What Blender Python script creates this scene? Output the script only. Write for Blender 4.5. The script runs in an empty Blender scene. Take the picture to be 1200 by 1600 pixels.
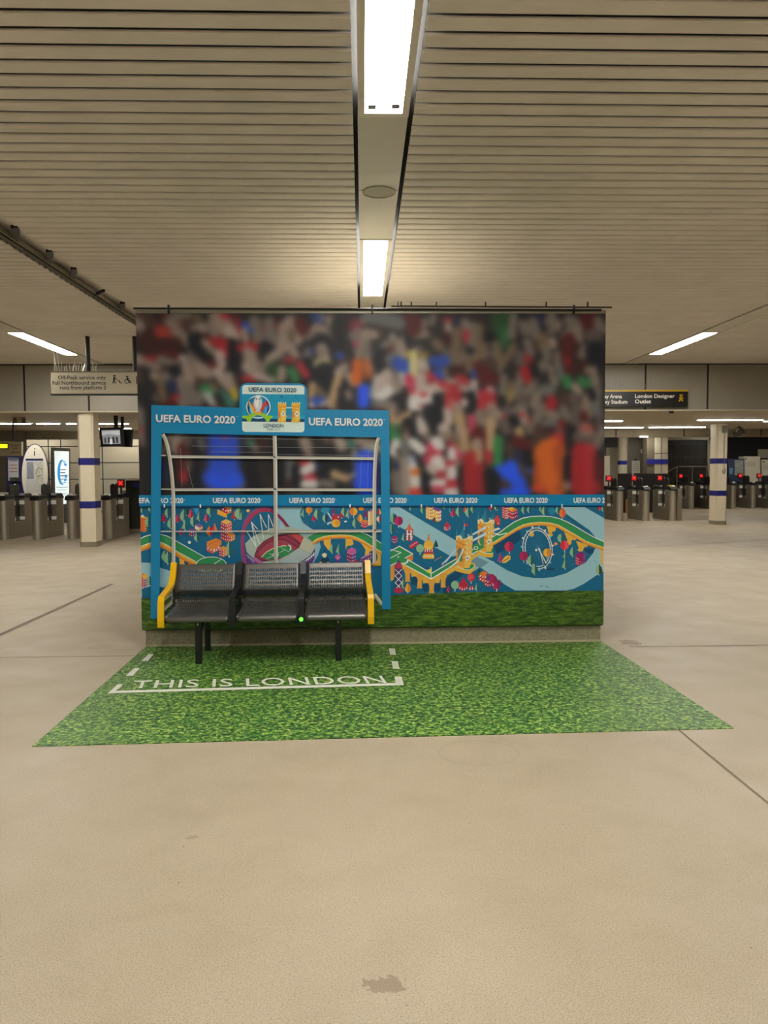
import bpy, math, random
import numpy as np
random.seed(7); np.random.seed(7)
C = bpy.context.scene.collection
SC = bpy.context.scene
# ---------------------------------------------------------------- camera, world, exposure
EYE = 1.6
FOC = 1200.0
PITCH = math.radians(3.1); YAW = math.radians(1.6); ROLL = 0.005
def _n(v): return v / np.linalg.norm(v)
fwd = np.array([math.sin(YAW)*math.cos(PITCH), math.cos(YAW)*math.cos(PITCH), -math.sin(PITCH)])
lr = np.array([math.cos(YAW), -math.sin(YAW), 0.0]); lu = np.cross(lr, fwd)
rgt = _n(lr - ROLL*lu); up = _n(np.cross(rgt, fwd))
from mathutils import Matrix, Vector
cam = bpy.data.cameras.new('camera'); camo = bpy.data.objects.new('camera', cam); C.objects.link(camo)
cam.sensor_fit = 'HORIZONTAL'; cam.sensor_width = 36; cam.lens = 36*FOC/1200; cam.clip_start = .05; cam.clip_end = 200
camo.matrix_world = Matrix(((rgt[0], up[0], -fwd[0], 0), (rgt[1], up[1], -fwd[1], 0), (rgt[2], up[2], -fwd[2], EYE), (0, 0, 0, 1)))
SC.camera = camo
wd = bpy.data.worlds.new('world'); SC.world = wd; wd.use_nodes = True
wd.node_tree.nodes['Background'].inputs[0].default_value = (.9, .88, .82, 1)
wd.node_tree.nodes['Background'].inputs[1].default_value = .25
SC.view_settings.view_transform = 'Standard'; SC.view_settings.look = 'None'
SC.view_settings.gamma = 1; SC.view_settings.use_curve_mapping = False
SC.view_settings.exposure = 0.0
LAMP = 62.0                     # strength of the ceiling tubes
LAMP_COL = (1.0, .975, .92)

def P(px, py, Y):               # the point at depth Y behind a place in the view
    d = fwd*FOC + rgt*(px-600) + up*(800-py)
    t = Y/d[1]
    return (d[0]*t, Y, EYE+d[2]*t)
def F(px, py, z=0.0):
    d = fwd*FOC + rgt*(px-600) + up*(800-py)
    t = (z-EYE)/d[2]
    return (d[0]*t, d[1]*t, z)

# ---------------------------------------------------------------- materials
def lin(c):
    return tuple(((v/255)/12.92 if v/255 <= .04045 else ((v/255+.055)/1.055)**2.4) for v in c)
_m = {}
def M(name, col, rough=.6, metal=0., var=.0, scale=6., bump=0., emit=0., spec=.5):
    if name in _m: return _m[name]
    m = bpy.data.materials.new(name); m.use_nodes = True
    nt = m.node_tree; b = nt.nodes['Principled BSDF']
    c = lin(col)
    if name.startswith('print_') or name == 'dugout_blue': c = (min(.9, c[0]*1.1), min(.9, c[1]*1.18), min(.9, c[2]*1.32))
    b.inputs['Base Color'].default_value = (*c, 1)
    b.inputs['Roughness'].default_value = rough; b.inputs['Metallic'].default_value = metal
    b.inputs['Specular IOR Level'].default_value = spec
    if emit:
        b.inputs['Emission Color'].default_value = (*c, 1); b.inputs['Emission Strength'].default_value = emit
    if var or bump:
        tc = nt.nodes.new('ShaderNodeTexCoord'); nz = nt.nodes.new('ShaderNodeTexNoise')
        nz.inputs['Scale'].default_value = scale; nz.inputs['Detail'].default_value = 6
        nt.links.new(tc.outputs['Object'], nz.inputs['Vector'])
        if var:
            r = nt.nodes.new('ShaderNodeValToRGB'); r.color_ramp.elements[0].position = .3; r.color_ramp.elements[1].position = .7
            r.color_ramp.elements[0].color = (*[v*(1-var) for v in c], 1); r.color_ramp.elements[1].color = (*[min(1, v*(1+var)) for v in c], 1)
            nt.links.new(nz.outputs['Fac'], r.inputs['Fac']); nt.links.new(r.outputs['Color'], b.inputs['Base Color'])
        if bump:
            bp = nt.nodes.new('ShaderNodeBump'); bp.inputs['Strength'].default_value = bump; bp.inputs['Distance'].default_value = .01
            nt.links.new(nz.outputs['Fac'], bp.inputs['Height']); nt.links.new(bp.outputs['Normal'], b.inputs['Normal'])
    _m[name] = m
    return m

# ---------------------------------------------------------------- mesh helpers
class MB:
    def __init__(s): s.v = []; s.f = []; s.mi = []; s.mats = []
    def mid(s, m):
        if m not in s.mats: s.mats.append(m)
        return s.mats.index(m)
    def add(s, vs, fs, m):
        o = len(s.v); s.v += [tuple(v) for v in vs]; k = s.mid(m)
        for f in fs: s.f.append([o+i for i in f]); s.mi.append(k)
        return s
    def box(s, x0, x1, y0, y1, z0, z1, m):
        x0, x1 = min(x0, x1), max(x0, x1); y0, y1 = min(y0, y1), max(y0, y1); z0, z1 = min(z0, z1), max(z0, z1)
        vs = [(x, y, z) for z in (z0, z1) for y in (y0, y1) for x in (x0, x1)]
        return s.add(vs, [(0, 2, 3, 1), (4, 5, 7, 6), (0, 1, 5, 4), (2, 6, 7, 3), (0, 4, 6, 2), (1, 3, 7, 5)], m)
    def prism(s, pts, a, b, m, axis='x'):      # polygon pts extruded from a to b along an axis
        n = len(pts)
        def q(p, t): return {'x': (t, p[0], p[1]), 'y': (p[0], t, p[1]), 'z': (p[0], p[1], t)}[axis]
        vs = [q(p, a) for p in pts]+[q(p, b) for p in pts]
        fs = [list(range(n))[::-1], list(range(n, 2*n))]+[(i, (i+1) % n, n+(i+1) % n, n+i) for i in range(n)]
        return s.add(vs, fs, m)
    def bar(s, p, q, w, h, m, upv=(0, 0, 1)):  # rectangular bar from p to q
        p = Vector(p); q = Vector(q); d = (q-p).normalized(); u = Vector(upv)
        if abs(d.dot(u)) > .98: u = Vector((0, 1, 0))
        sd = d.cross(u).normalized(); u2 = sd.cross(d).normalized()
        vs = []
        for c in (p, q):
            for a, b in ((-1, -1), (1, -1), (1, 1), (-1, 1)): vs.append(c+sd*a*w/2+u2*b*h/2)
        return s.add(vs, [(3, 2, 1, 0), (4, 5, 6, 7), (0, 1, 5, 4), (1, 2, 6, 5), (2, 3, 7, 6), (3, 0, 4, 7)], m)
    def tube(s, pts, r, m, n=10, r2=None):
        pts = [Vector(p) for p in pts]; rings = []
        for i, p in enumerate(pts):
            d = (pts[min(i+1, len(pts)-1)]-pts[max(i-1, 0)]).normalized()
            u = Vector((0, 0, 1)) if abs(d.z) < .95 else Vector((0, 1, 0))
            a = d.cross(u).normalized(); b = a.cross(d)
            rr = r if r2 is None else r+(r2-r)*i/(len(pts)-1)
            rings.append([p+a*math.cos(2*math.pi*k/n)*rr+b*math.sin(2*math.pi*k/n)*rr for k in range(n)])
        vs = [v for rg in rings for v in rg]; fs = []
        for i in range(len(pts)-1):
            for k in range(n): fs.append((i*n+k, i*n+(k+1) % n, (i+1)*n+(k+1) % n, (i+1)*n+k))
        fs.append(list(range(n))[::-1]); fs.append([(len(pts)-1)*n+k for k in range(n)])
        return s.add(vs, fs, m)
    def quad(s, a, b, c, d, m): return s.add([a, b, c, d], [(0, 1, 2, 3)], m)
    def build(s, name, parent=None, smooth=False, bevel=0.):
        me = bpy.data.meshes.new(name)
        off = Vector((0, 0, 0))
        if parent is not None and parent.get('_w'): off = Vector(parent['_w'])
        me.from_pydata([tuple(Vector(v)-off) for v in s.v], [], s.f)
        for m in s.mats: me.materials.append(m)
        me.polygons.foreach_set('material_index', s.mi)
        if smooth: me.polygons.foreach_set('use_smooth', [True]*len(me.polygons))
        me.update()
        o = bpy.data.objects.new(name, me); C.objects.link(o)
        if parent is not None:
            o.parent = parent
            if parent.get('_w'): o['_w'] = parent['_w']
        if bevel:
            bv = o.modifiers.new('bevel', 'BEVEL'); bv.width = bevel; bv.segments = 2; bv.limit_method = 'ANGLE'
        if smooth:
            try:
                me.set_sharp_from_angle(angle=math.radians(40))
            except Exception: pass
        return o
def tag(o, label, cat, group=None):
    o['label'] = label; o['category'] = cat
    if group: o['group'] = group
    return o
def thing(name, label, cat, loc=(0, 0, 0), group=None, world=False):
    o = bpy.data.objects.new(name, None); C.objects.link(o); o.location = loc; o.empty_display_size = .1
    if world: o['_w'] = tuple(float(a) for a in loc)     # children are given in world coordinates
    return tag(o, label, cat, group)
def struct(o): o['kind'] = 'structure'; return o
def dup(root, loc, label, rz=None, group=None):
    def cp(o, par):
        c = o.copy(); C.objects.link(c)
        if par is not None: c.parent = par
        for ch in [k for k in list(bpy.data.objects) if k.parent is o and k is not c]: cp(ch, c)
        return c
    r = cp(root, None); r.location = loc; r['label'] = label
    if rz is not None: r.rotation_euler = (0, 0, rz)
    if group: r['group'] = group
    return r

# flat lettering: (verts 2D normalised so that cap height = 1 and width = 1, faces)
_tx = {}
def glyphs(body, bold=0., sp=1.):
    k = (body, bold, sp)
    if k in _tx: return _tx[k]
    cu = bpy.data.curves.new('t', 'FONT'); cu.body = body; cu.offset = bold; cu.space_character = sp; cu.resolution_u = 3
    ob = bpy.data.objects.new('t', cu); C.objects.link(ob)
    bpy.context.view_layer.update()
    dg = bpy.context.evaluated_depsgraph_get()
    me = bpy.data.meshes.new_from_object(ob.evaluated_get(dg))
    v = np.array([p.co[:2] for p in me.vertices]); f = [list(p.vertices) for p in me.polygons]
    bpy.data.objects.remove(ob); bpy.data.curves.remove(cu); bpy.data.meshes.remove(me)
    x0, x1 = v[:, 0].min(), v[:, 0].max()
    v[:, 0] = (v[:, 0]-x0)/(x1-x0)
    _tx[k] = (v, f); return _tx[k]
CAP = None
def cap():
    global CAP
    if CAP is None: CAP = glyphs('H')[0][:, 1].max()
    return CAP
def write(mb, body, o, ex, ez, m, bold=0., sp=1.):
    """o = baseline start; ex = vector to the end of the line; ez = vector one cap height up"""
    v, f = glyphs(body, bold, sp); o = np.array(o); ex = np.array(ex); ez = np.array(ez)
    w = o + v[:, :1]*ex + (v[:, 1:2]/cap())*ez
    mb.add([tuple(p) for p in w], f, m)

# ================================================================ the hall
YP = 6.985                     # face of the printed panel
MX0, MX1, MZ0, MZ1 = -2.008, 2.214, .168, 3.008
CZ = 3.85                      # ceiling
concrete = M('concrete', (200, 184, 152))
def floor_material():
    m = bpy.data.materials.new('terrazzo_floor'); m.use_nodes = True; nt = m.node_tree; b = nt.nodes['Principled BSDF']
    N = nt.nodes.new; L = nt.links.new
    tc = N('ShaderNodeTexCoord'); sep = N('ShaderNodeSeparateXYZ'); L(tc.outputs['Object'], sep.inputs[0])
    def noise(scale, detail=4, dist=0):
        n = N('ShaderNodeTexNoise'); n.inputs['Scale'].default_value = scale; n.inputs['Detail'].default_value = detail
        n.inputs['Distortion'].default_value = dist; L(tc.outputs['Object'], n.inputs['Vector']); return n.outputs['Fac']
    def ramp(f, p0, c0, p1, c1):
        r = N('ShaderNodeValToRGB'); e = r.color_ramp.elements; e[0].position = p0; e[1].position = p1
        e[0].color = (*c0, 1); e[1].color = (*c1, 1); L(f, r.inputs['Fac']); return r.outputs['Color']
    def mix(f, a, c, mode='MIX'):
        x = N('ShaderNodeMix'); x.data_type = 'RGBA'; x.blend_type = mode
        for s, v in ((x.inputs[0], f), (x.inputs[6], a), (x.inputs[7], c)):
            if isinstance(v, (int, float)): s.default_value = v
            elif isinstance(v, tuple): s.default_value = (*v, 1) if len(v) == 3 else v
            else: L(v, s)
        return x.outputs[2]
    def math_(op, a, c=None, d=None):
        x = N('ShaderNodeMath'); x.operation = op
        for i, v in enumerate((a, c, d)):
            if v is None: continue
            if isinstance(v, (int, float)): x.inputs[i].default_value = v
            else: L(v, x.inputs[i])
        return x.outputs[0]
    g = lambda v: (v, v, v)
    col = mix(ramp(noise(.6, 5), .3, g(0), .7, g(1)), lin((176, 162, 138)), lin((188, 174, 150)))
    col = mix(math_('MULTIPLY', ramp(noise(3.2, 6, .4), .45, g(0), .75, g(1)), .3), col, lin((160, 143, 116)))
    col = mix(math_('MULTIPLY', ramp(noise(230, 3), .52, g(0), .66, g(1)), .75), col, lin((118, 100, 78)))
    col = mix(math_('MULTIPLY', ramp(noise(300, 3, .3), .57, g(0), .68, g(1)), .8), col, lin((214, 200, 170)))
    # small dark grit
    vo = N('ShaderNodeTexVoronoi'); vo.inputs['Scale'].default_value = 7; L(tc.outputs['Object'], vo.inputs['Vector'])
    grit = math_('LESS_THAN', math_('ADD', vo.outputs['Distance'], math_('MULTIPLY', noise(40), .05)), .052)
    col = mix(math_('MULTIPLY', grit, .6), col, lin((80, 66, 50)))
    # blotchy stain with its own ragged shape, near the viewer
    def spot(x, y, rx, ry, rag, sc):
        dx = math_('DIVIDE', math_('SUBTRACT', sep.outputs[0], x), rx); dy = math_('DIVIDE', math_('SUBTRACT', sep.outputs[1], y), ry)
        r = math_('SQRT', math_('ADD', math_('MULTIPLY', dx, dx), math_('MULTIPLY', dy, dy)))
        return math_('ADD', r, math_('MULTIPLY', math_('SUBTRACT', noise(sc, 5, .5), .5), rag))
    for px, py, w, h, st, sc in ((600, 1538, 38, 15, .5, 26), (985, 1004, 20, 5, .6, 18), (160, 1010, 22, 4, .2, 15), (300, 1308, 14, 3, .35, 30)):
        c = F(px, py); a = F(px+w, py); e = F(px, py-h)
        s = spot(float(c[0]), float(c[1]), abs(a[0]-c[0]), abs(e[1]-c[1]), 2.2, sc)
        col = mix(math_('MULTIPLY', math_('LESS_THAN', s, .8), st), col, lin((120, 98, 76)))
    # faint skid ring
    for px, py, w, h in ((748, 1176, 62, 20),):
        c = F(px, py); a = F(px+w, py); e = F(px, py+h)
        s = spot(float(c[0]), float(c[1]), abs(a[0]-c[0]), abs(e[1]-c[1]), .05, 8)
        ring = math_('LESS_THAN', math_('ABSOLUTE', math_('SUBTRACT', s, 1.)), .035)
        col = mix(math_('MULTIPLY', ring, .12), col, lin((120, 100, 80)))
    b.inputs['Roughness'].default_value = .55
    L(ramp(noise(2.5, 4), .3, g(.38), .7, g(.6)), b.inputs['Roughness'])
    b.inputs['Specular IOR Level'].default_value = .35
    L(col, b.inputs['Base Color']); return m
fm = floor_material()
FX0, FX1, FY0, FY1 = -16, 24, -7, 36
mb = MB(); mb.box(FX0, FX1, FY0, FY1, -.2, 0, fm); struct(mb.build('floor'))
# expansion and saw-cut joints in the floor
jm = M('joint_filler', (128, 114, 92), .8); jd = M('metal_joint', (104, 92, 80), .5, .3)
jt = MB()
def strip(mb, a, b, w, m, z=.002):
    a = Vector((a[0], a[1], 0)); b = Vector((b[0], b[1], 0)); d = (b-a).normalized(); n = Vector((-d.y, d.x, 0))*w/2
    mb.add([(*(a+n).xy, z), (*(b+n).xy, z), (*(b-n).xy, z), (*(a-n).xy, z)], [(3, 2, 1, 0)], m)
strip(jt, (1.93, 4.75), (1.93, -2), .014, jm)
strip(jt, (-3.58, 3), (-3.58, 11), .05, jm); strip(jt, (-3.555, 3), (-3.555, 11), .012, jd, .003); strip(jt, (-3.6, 3), (-3.6, 11), .012, jd, .003)
strip(jt, (-9, 6.62), (-2.0, 6.66), .014, jm); strip(jt, (2.4, 6.78), (12, 6.85), .016, jm)
strip(jt, (-14, 10.95), (-5.2, 11.0), .02, jm); strip(jt, (2.6, 9.4), (2.6, 15), .02, jm); strip(jt, (3.7, 12), (3.7, 16), .02, jm)
strip(jt, (4.5, 15), (14, 19.0), .03, jm)
o = struct(jt.build('trim_1'))

# ---- ceiling: overlapping sawtooth metal slats in bays between the lighting runs
slat = M('enamelled_slat', (214, 207, 198), .5, 0, .06, 3.)
dark = M('ceiling_void', (20, 18, 16), .9)
gap_shade = M('slat_gap_shade', (56, 49, 41), .9)  # dark brown sheet colour that paints in the shade between slats
PITCHY = .154
FAS = 16.4
def slats(x0, x1, y0, y1):
    mb = MB(); n = int((y1-y0)/PITCHY)
    for i in range(n):
        a = y0+i*PITCHY; b = a+PITCHY
        prof = [(a+.052, CZ+.018), (a+.055, CZ+.011), (a+.064, CZ+.006), (a+.086, CZ+.002), (b-.02, CZ), (b-.003, CZ+.0), (b, CZ+.003), (b-.004, CZ+.012), (a+.068, CZ+.022), (a+.056, CZ+.025)]
        mb.prism(prof, x0, x1, slat)
    mb.box(x0, x1, y0, y1, CZ+.062, CZ+.067, gap_shade)
    return mb
ph = 2.52-.154*70
bays = [(FX0, -5.745), (-5.385, -3.50), (-3.17, -.045), (.34, 5.57), (5.93, FX1)]
for i, (a, b) in enumerate(bays):
    yy = ph if i not in (1,) else ph+.08
    struct(slats(a, b, yy, FAS).build('ceiling'))
mb = MB(); mb.box(FX0, FX1, FY0, FAS+.1, CZ+.13, CZ+.2, dark); struct(mb.build('ceiling'))
# lighting runs: flat panels between the slats
runm = M('lighting_run_panel', (200, 196, 184), .5, 0, .03, 4)
RUNS = [(-5.72, -5.41, -5.565), (-.015, .305, .147), (5.60, 5.90, 5.75)]
SEG = [-2.45, 2.55, 7.6, 12.62]
for k, (a, b, c) in enumerate(RUNS):
    mb = MB(); lo = FY0
    for s in SEG+[FAS+2]:
        hi = min(s, FAS)
        mid = (lo+hi)/2
        for u, v in ((lo+.004, mid-.004), (mid+.004, hi-.004)):
            if v > u: mb.box(a, b, u, v, CZ-.004, CZ+.03, runm)
        lo = s+2.45
        if lo > FAS: break
    struct(mb.build('ceiling'))
# recessed tube lamps
lmf = M('lamp_trim', (214, 208, 194), .4); lme = M('lit_diffuser', (255, 240, 214), .4, emit=LAMP); lmg = M('lamp_reflector', (150, 150, 150), .2, .9)
lme.node_tree.nodes['Principled BSDF'].inputs['Emission Color'].default_value = (*LAMP_COL, 1)
def lamp(c, y, label):
    t = thing('ceiling_lamp', label, 'ceiling light', (c, y, CZ), 'recessed ceiling tube lights')
    w = .16; iw = .118; L_ = 2.45
    f = MB()
    f.box(-w, -iw, 0, L_, -.012, .03, lmf); f.box(iw, w, 0, L_, -.012, .03, lmf)
    f.box(-iw, iw, 0, .03, -.012, .03, lmf); f.box(-iw, iw, L_-.05, L_, -.012, .03, lmf)
    f.build('lamp_frame', t)
    d = MB(); d.box(-iw, iw, .03, L_-.05, -.008, .0, lme); d.build('diffuser', t)
    r = MB(); r.box(-iw+.01, iw-.01, L_-.20, L_-.185, -.011, -.0085, lmg); r.box(-iw+.02, -iw+.07, L_-.16, L_-.10, -.011, -.0085, lmg)
    r.box(iw-.07, iw-.02, L_-.17, L_-.11, -.011, -.0085, lmg); r.build('end_clip', t)
    return t
places = ['over the left hall', 'over the middle of the hall', 'over the right hall']
depthn = ['behind the viewpoint', 'nearest the viewpoint', 'further along the run', 'farthest, by the pale fascia']
first = None
for k, (a, b, c) in enumerate(RUNS):
    for j, s in enumerate(SEG):
        if k == 1 and j == 3: lab = 'recessed tube light above and behind the printed wall block'
        elif k == 1 and j == 1: lab = 'big blazing tube light in the centre ceiling run, nearest at the top of the view'
        elif k == 1 and j == 2: lab = 'smaller lit tube light in the centre ceiling run, just above the crowd mural'
        elif k == 0 and j == 3: lab = 'slanting lit tube light in the left ceiling, above the step-free direction sign'
        elif k == 2 and j == 3: lab = 'slanting lit tube light in the right ceiling, above the black direction sign'
        else: lab = 'recessed tube light '+places[k]+', '+depthn[j]
        if first is None: first = lamp(c, s, lab)
        else: dup(first, (c, s, CZ), lab)
# round loudspeaker grille in the centre run
t = thing('ceiling_speaker', 'round pale speaker grille flush in the centre ceiling run between the two lamps', 'speaker', (.15, 6.33, CZ))
ring = MB(); pts = [(math.cos(a)*.135, math.sin(a)*.135) for a in [2*math.pi*i/40 for i in range(40)]]
ri = [(x*.9, y*.9) for x, y in pts]; n = 40
ring.add([(x, y, -.012) for x, y in pts]+[(x, y, -.012) for x, y in ri]+[(x, y, -.003) for x, y in pts]+[(x, y, -.003) for x, y in ri],
         [f for i in range(n) for f in ((i, (i+1) % n, n+(i+1) % n, n+i), (2*n+i, 2*n+(i+1) % n, (i+1) % n, i), (n+i, n+(i+1) % n, 3*n+(i+1) % n, 3*n+i))], M('speaker_rim', (150, 144, 130), .5))
ring.build('rim', t)
g = MB(); g.prism(ri, -.008, -.003, M('speaker_grille', (172, 168, 152), .7, 0, .2, 90), 'z'); g.build('grille', t)
g = MB(); g.box(-.03, .03, .185, .2, -.0065, -.0035, M('small_plate', (225, 222, 210))); g.build('name_plate', t)
# open joint in the left ceiling, with a rail and dark hangers
rail = M('joint_rail', (70, 66, 56), .5, .4); black = M('black_steel', (22, 22, 23), .45, .2)
mb = MB(); mb.box(-3.42, -3.36, FY0, FAS, CZ-.03, CZ+.04, rail); mb.box(-3.345, -3.335, FY0, FAS, CZ-.02, CZ+.02, M('rail_edge', (150, 142, 122), .4))
mb.box(-3.50, -3.16, FY0, FAS, CZ+.068, CZ+.08, slat)
struct(mb.build('ceiling'))
hb = None
wp = [F(x, y, CZ) for x, y in ((17, 354), (27, 353), (31, 362), (28, 384), (23, 384))]; wy = wp[0][1]
for y, lab in ((3.6, 'nearest, out of view'), (5.4, 'out of view beyond the left frame edge'), (wy, 'first inside the left frame edge'), (wy*1.107, 'second from the left frame edge'), (wy*1.2, 'third from the left frame edge'), (10.46, 'last one, at the mural corner'), (12.2, 'hidden behind the mural corner')):
    lab = 'dark wedge hanger in the open ceiling joint, '+lab
    if hb is None:
        b_ = MB(); n = len(wp); b_.add([(p[0]+3.28, p[1]-wy, 0) for p in wp]+[(p[0]+3.28, p[1]-wy, .03) for p in wp], [list(range(n)), list(range(2*n-1, n-1, -1))]+[(i, (i+1) % n, n+(i+1) % n, n+i) for i in range(n)], black)
        hb = b_.build('joint_hanger'); tag(hb, lab, 'bracket', 'hangers in the ceiling joint'); hb.location = (-3.28, y, CZ-.015)
    else: dup(hb, (-3.28, y, CZ-.015), lab)
o = MB().bar((-3.40, 10.0, CZ-.02), (-3.19, 9.75, CZ-.005), .03, .03, black).build('loose_strut'); tag(o, 'thin dark strut lying across the open ceiling joint near the mural', 'strut')

# ---- fascia and soffit beyond
fasm = M('fascia_panel', (158, 150, 134), .45, 0, .03, 2); seam = M('panel_seam', (34, 30, 26), .8)
SZ = 2.87
mb = MB(); mb.box(FX0, FX1, FAS, FAS+.12, SZ, CZ+.3, fasm); struct(mb.build('wall_fascia'))
mb = MB()
for x in (-11.1, -9.75, -8.42, -7.06, 6.07, 7.42, 8.77, 10.15, 11.5, 12.9): mb.box(x-.018, x+.018, FAS-.004, FAS+.01, SZ+.01, CZ, seam)
mb.box(-5.75, -5.71, FAS-.004, FAS+.01, SZ+.01, SZ+.5, seam)
mb.box(FX0, FX1, FAS-.006, FAS+.01, CZ-.02, CZ, seam); mb.box(FX0, FX1, FAS-.02, FAS+.12, SZ-.02, SZ, M('fascia_lip', (205, 196, 172), .4))
struct(mb.build('trim_2'))
soff = M('soffit', (186, 174, 150), .6, 0, .03, 1.)
mb = MB(); mb.box(FX0, FX1, FAS+.06, 24.4, SZ, SZ+.1, soff); struct(mb.build('ceiling'))
hd = M('header_band', (150, 138, 114), .5, 0, .04, 2)
mb = MB(); mb.box(FX0, FX1, 24.4, 24.6, 2.62, SZ+.1, hd)
for x in (-4, 6.2, 8.1, 10.3, 12.8): mb.box(x-.015, x+.015, 24.39, 24.5, 2.63, SZ, seam)
struct(mb.build('wall_header'))
mb = MB(); mb.box(FX0, FX1, 24.6, FY1, 2.97, 3.07, soff); struct(mb.build('ceiling'))
wm = M('side_wall', (170, 158, 132), .6, 0, .04, 1)
for nm, a in (('wall_left', (FX0-.2, FX0, FY0, FY1, 0, CZ+.4)), ('wall_right', (FX1, FX1+.2, FY0, FY1, 0, CZ+.4)), ('wall_near', (FX0, FX1, FY0-.2, FY0, 0, CZ+.4)), ('wall_far', (FX0, FX1, FY1, FY1+.2, 0, CZ+.4))):
    mb = MB(); mb.box(*a, wm); struct(mb.build(nm))
# thin surface lamps under the soffit
sle = M('lit_batten', (255, 244, 222), .4, emit=34.)
sle.node_tree.nodes['Principled BSDF'].inputs['Emission Color'].default_value = (*LAMP_COL, 1)
def soffit_lamp(px0, px1, py, label, Z=SZ):
    a = F(px0, py, Z); b = F(px1, py, Z); y = (a[1]+b[1])/2
    if Z < EYE: return
    c = (a[0]+b[0])/2; w = abs(b[0]-a[0])
    t = thing('batten_light', label, 'ceiling light', (c, y, Z), 'batten lights under the low ceiling')
    MB().box(-w/2-.03, w/2+.03, -.1, .1, -.02, 0, lmf).build('housing', t)
    MB().box(-w/2, w/2, -.06, .06, -.035, -.02, sle).build('tube', t)
for a in ((-60, 48, 661, 'lit batten under the low left ceiling, above the yellow train display'), (58, 92, 661, 'short lit batten above the oval map totem'),
          (146, 200, 661, 'lit batten above the twin hanging monitors'), (105, 118, 661, 'shortest lit batten just left of the banded column top'),
          (150, 205, 668.5, 'rear lit batten behind the hanging monitors'),
          (1092, 1189, 655, 'long lit batten beside the right banded column head'), (1016, 1100, 666.5, 'rear lit batten left of the right banded column'),
          (900, 971, 656.5, 'front lit batten just right of the mural edge'), (900, 1003, 667, 'rear lit batten just right of the mural edge'),
          (1196, 1290, 657, 'lit batten at the right frame edge'), (380, 520, 660, 'lit batten hidden behind the mural, left'), (640, 780, 660, 'lit batten hidden behind the mural, right')):
    soffit_lamp(*a)

for i_, x_ in enumerate((-13.5, -10.5, -7.5, -4.5)):        # unseen fill lamps added to brighten the tiled wall, behind the edge band
    lab_ = 'added unseen fill light behind the header band over the tiled wall, '+['leftmost', 'second from left', 'third from left', 'beside the mural'][i_]
    t = thing('batten_light', lab_, 'ceiling light', (x_, 24.95, 2.97), 'batten lights under the low ceiling')
    MB().box(-.8, .8, -.08, .08, -.02, 0, lmf).build('housing', t); MB().box(-.78, .78, -.06, .06, -.035, -.02, sle).build('tube', t)
for i_, (x_, y_) in enumerate(((7., 27), (10.5, 27), (14., 27), (17.5, 27), (11., 30.6), (15, 30.6), (19, 30.6))):  # unseen lamps added behind the header to brighten the right background
    lab_ = 'added unseen fill light behind the header band over the right gates, '+['row one, leftmost', 'row one, second', 'row one, third', 'row one, rightmost', 'row two, leftmost', 'row two, middle', 'row two, rightmost'][i_]
    t = thing('batten_light', lab_, 'ceiling light', (x_, y_, 2.97), 'batten lights under the low ceiling')
    MB().box(-.8, .8, -.08, .08, -.02, 0, lmf).build('housing', t); MB().box(-.78, .78, -.06, .06, -.035, -.02, sle).build('tube', t)

# ---- columns
cream = M('column_paint', (226, 214, 186), .45, 0, .03, 4); blue = M('blue_band', (36, 38, 120), .4); grey = M('plinth_grey', (140, 130, 108), .7)
def column(x, y, label, zt, extra=None):
    t = thing('banded_column', label, 'column', (x, y, 0), 'cream columns with blue bands')
    hw, hd_ = .165, .225
    def oct_(k=0.):
        a, b, c = hw+k, hd_+k, .05
        return [(-a+c, -b), (a-c, -b), (a, -b+c), (a, b-c), (a-c, b), (-a+c, b), (-a, b-c), (-a, -b+c)]
    MB().prism(oct_(), .11, zt, cream, 'z').build('shaft', t)
    MB().prism(oct_(.004), 0, .11, grey, 'z').build('base', t)
    for z in (.90, 1.82):
        b = MB().prism(oct_(.003), z-.075, z+.075, blue, 'z').build('band', t); b['label'] = 'dark blue band'
    return t
column(-5.86, 16.9-.2, 'cream column with two blue bands at left, between the ticket gates', SZ)
column(10.24, 21.85, 'cream column with two blue bands at right, a cable and hook down its face', SZ)

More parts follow.
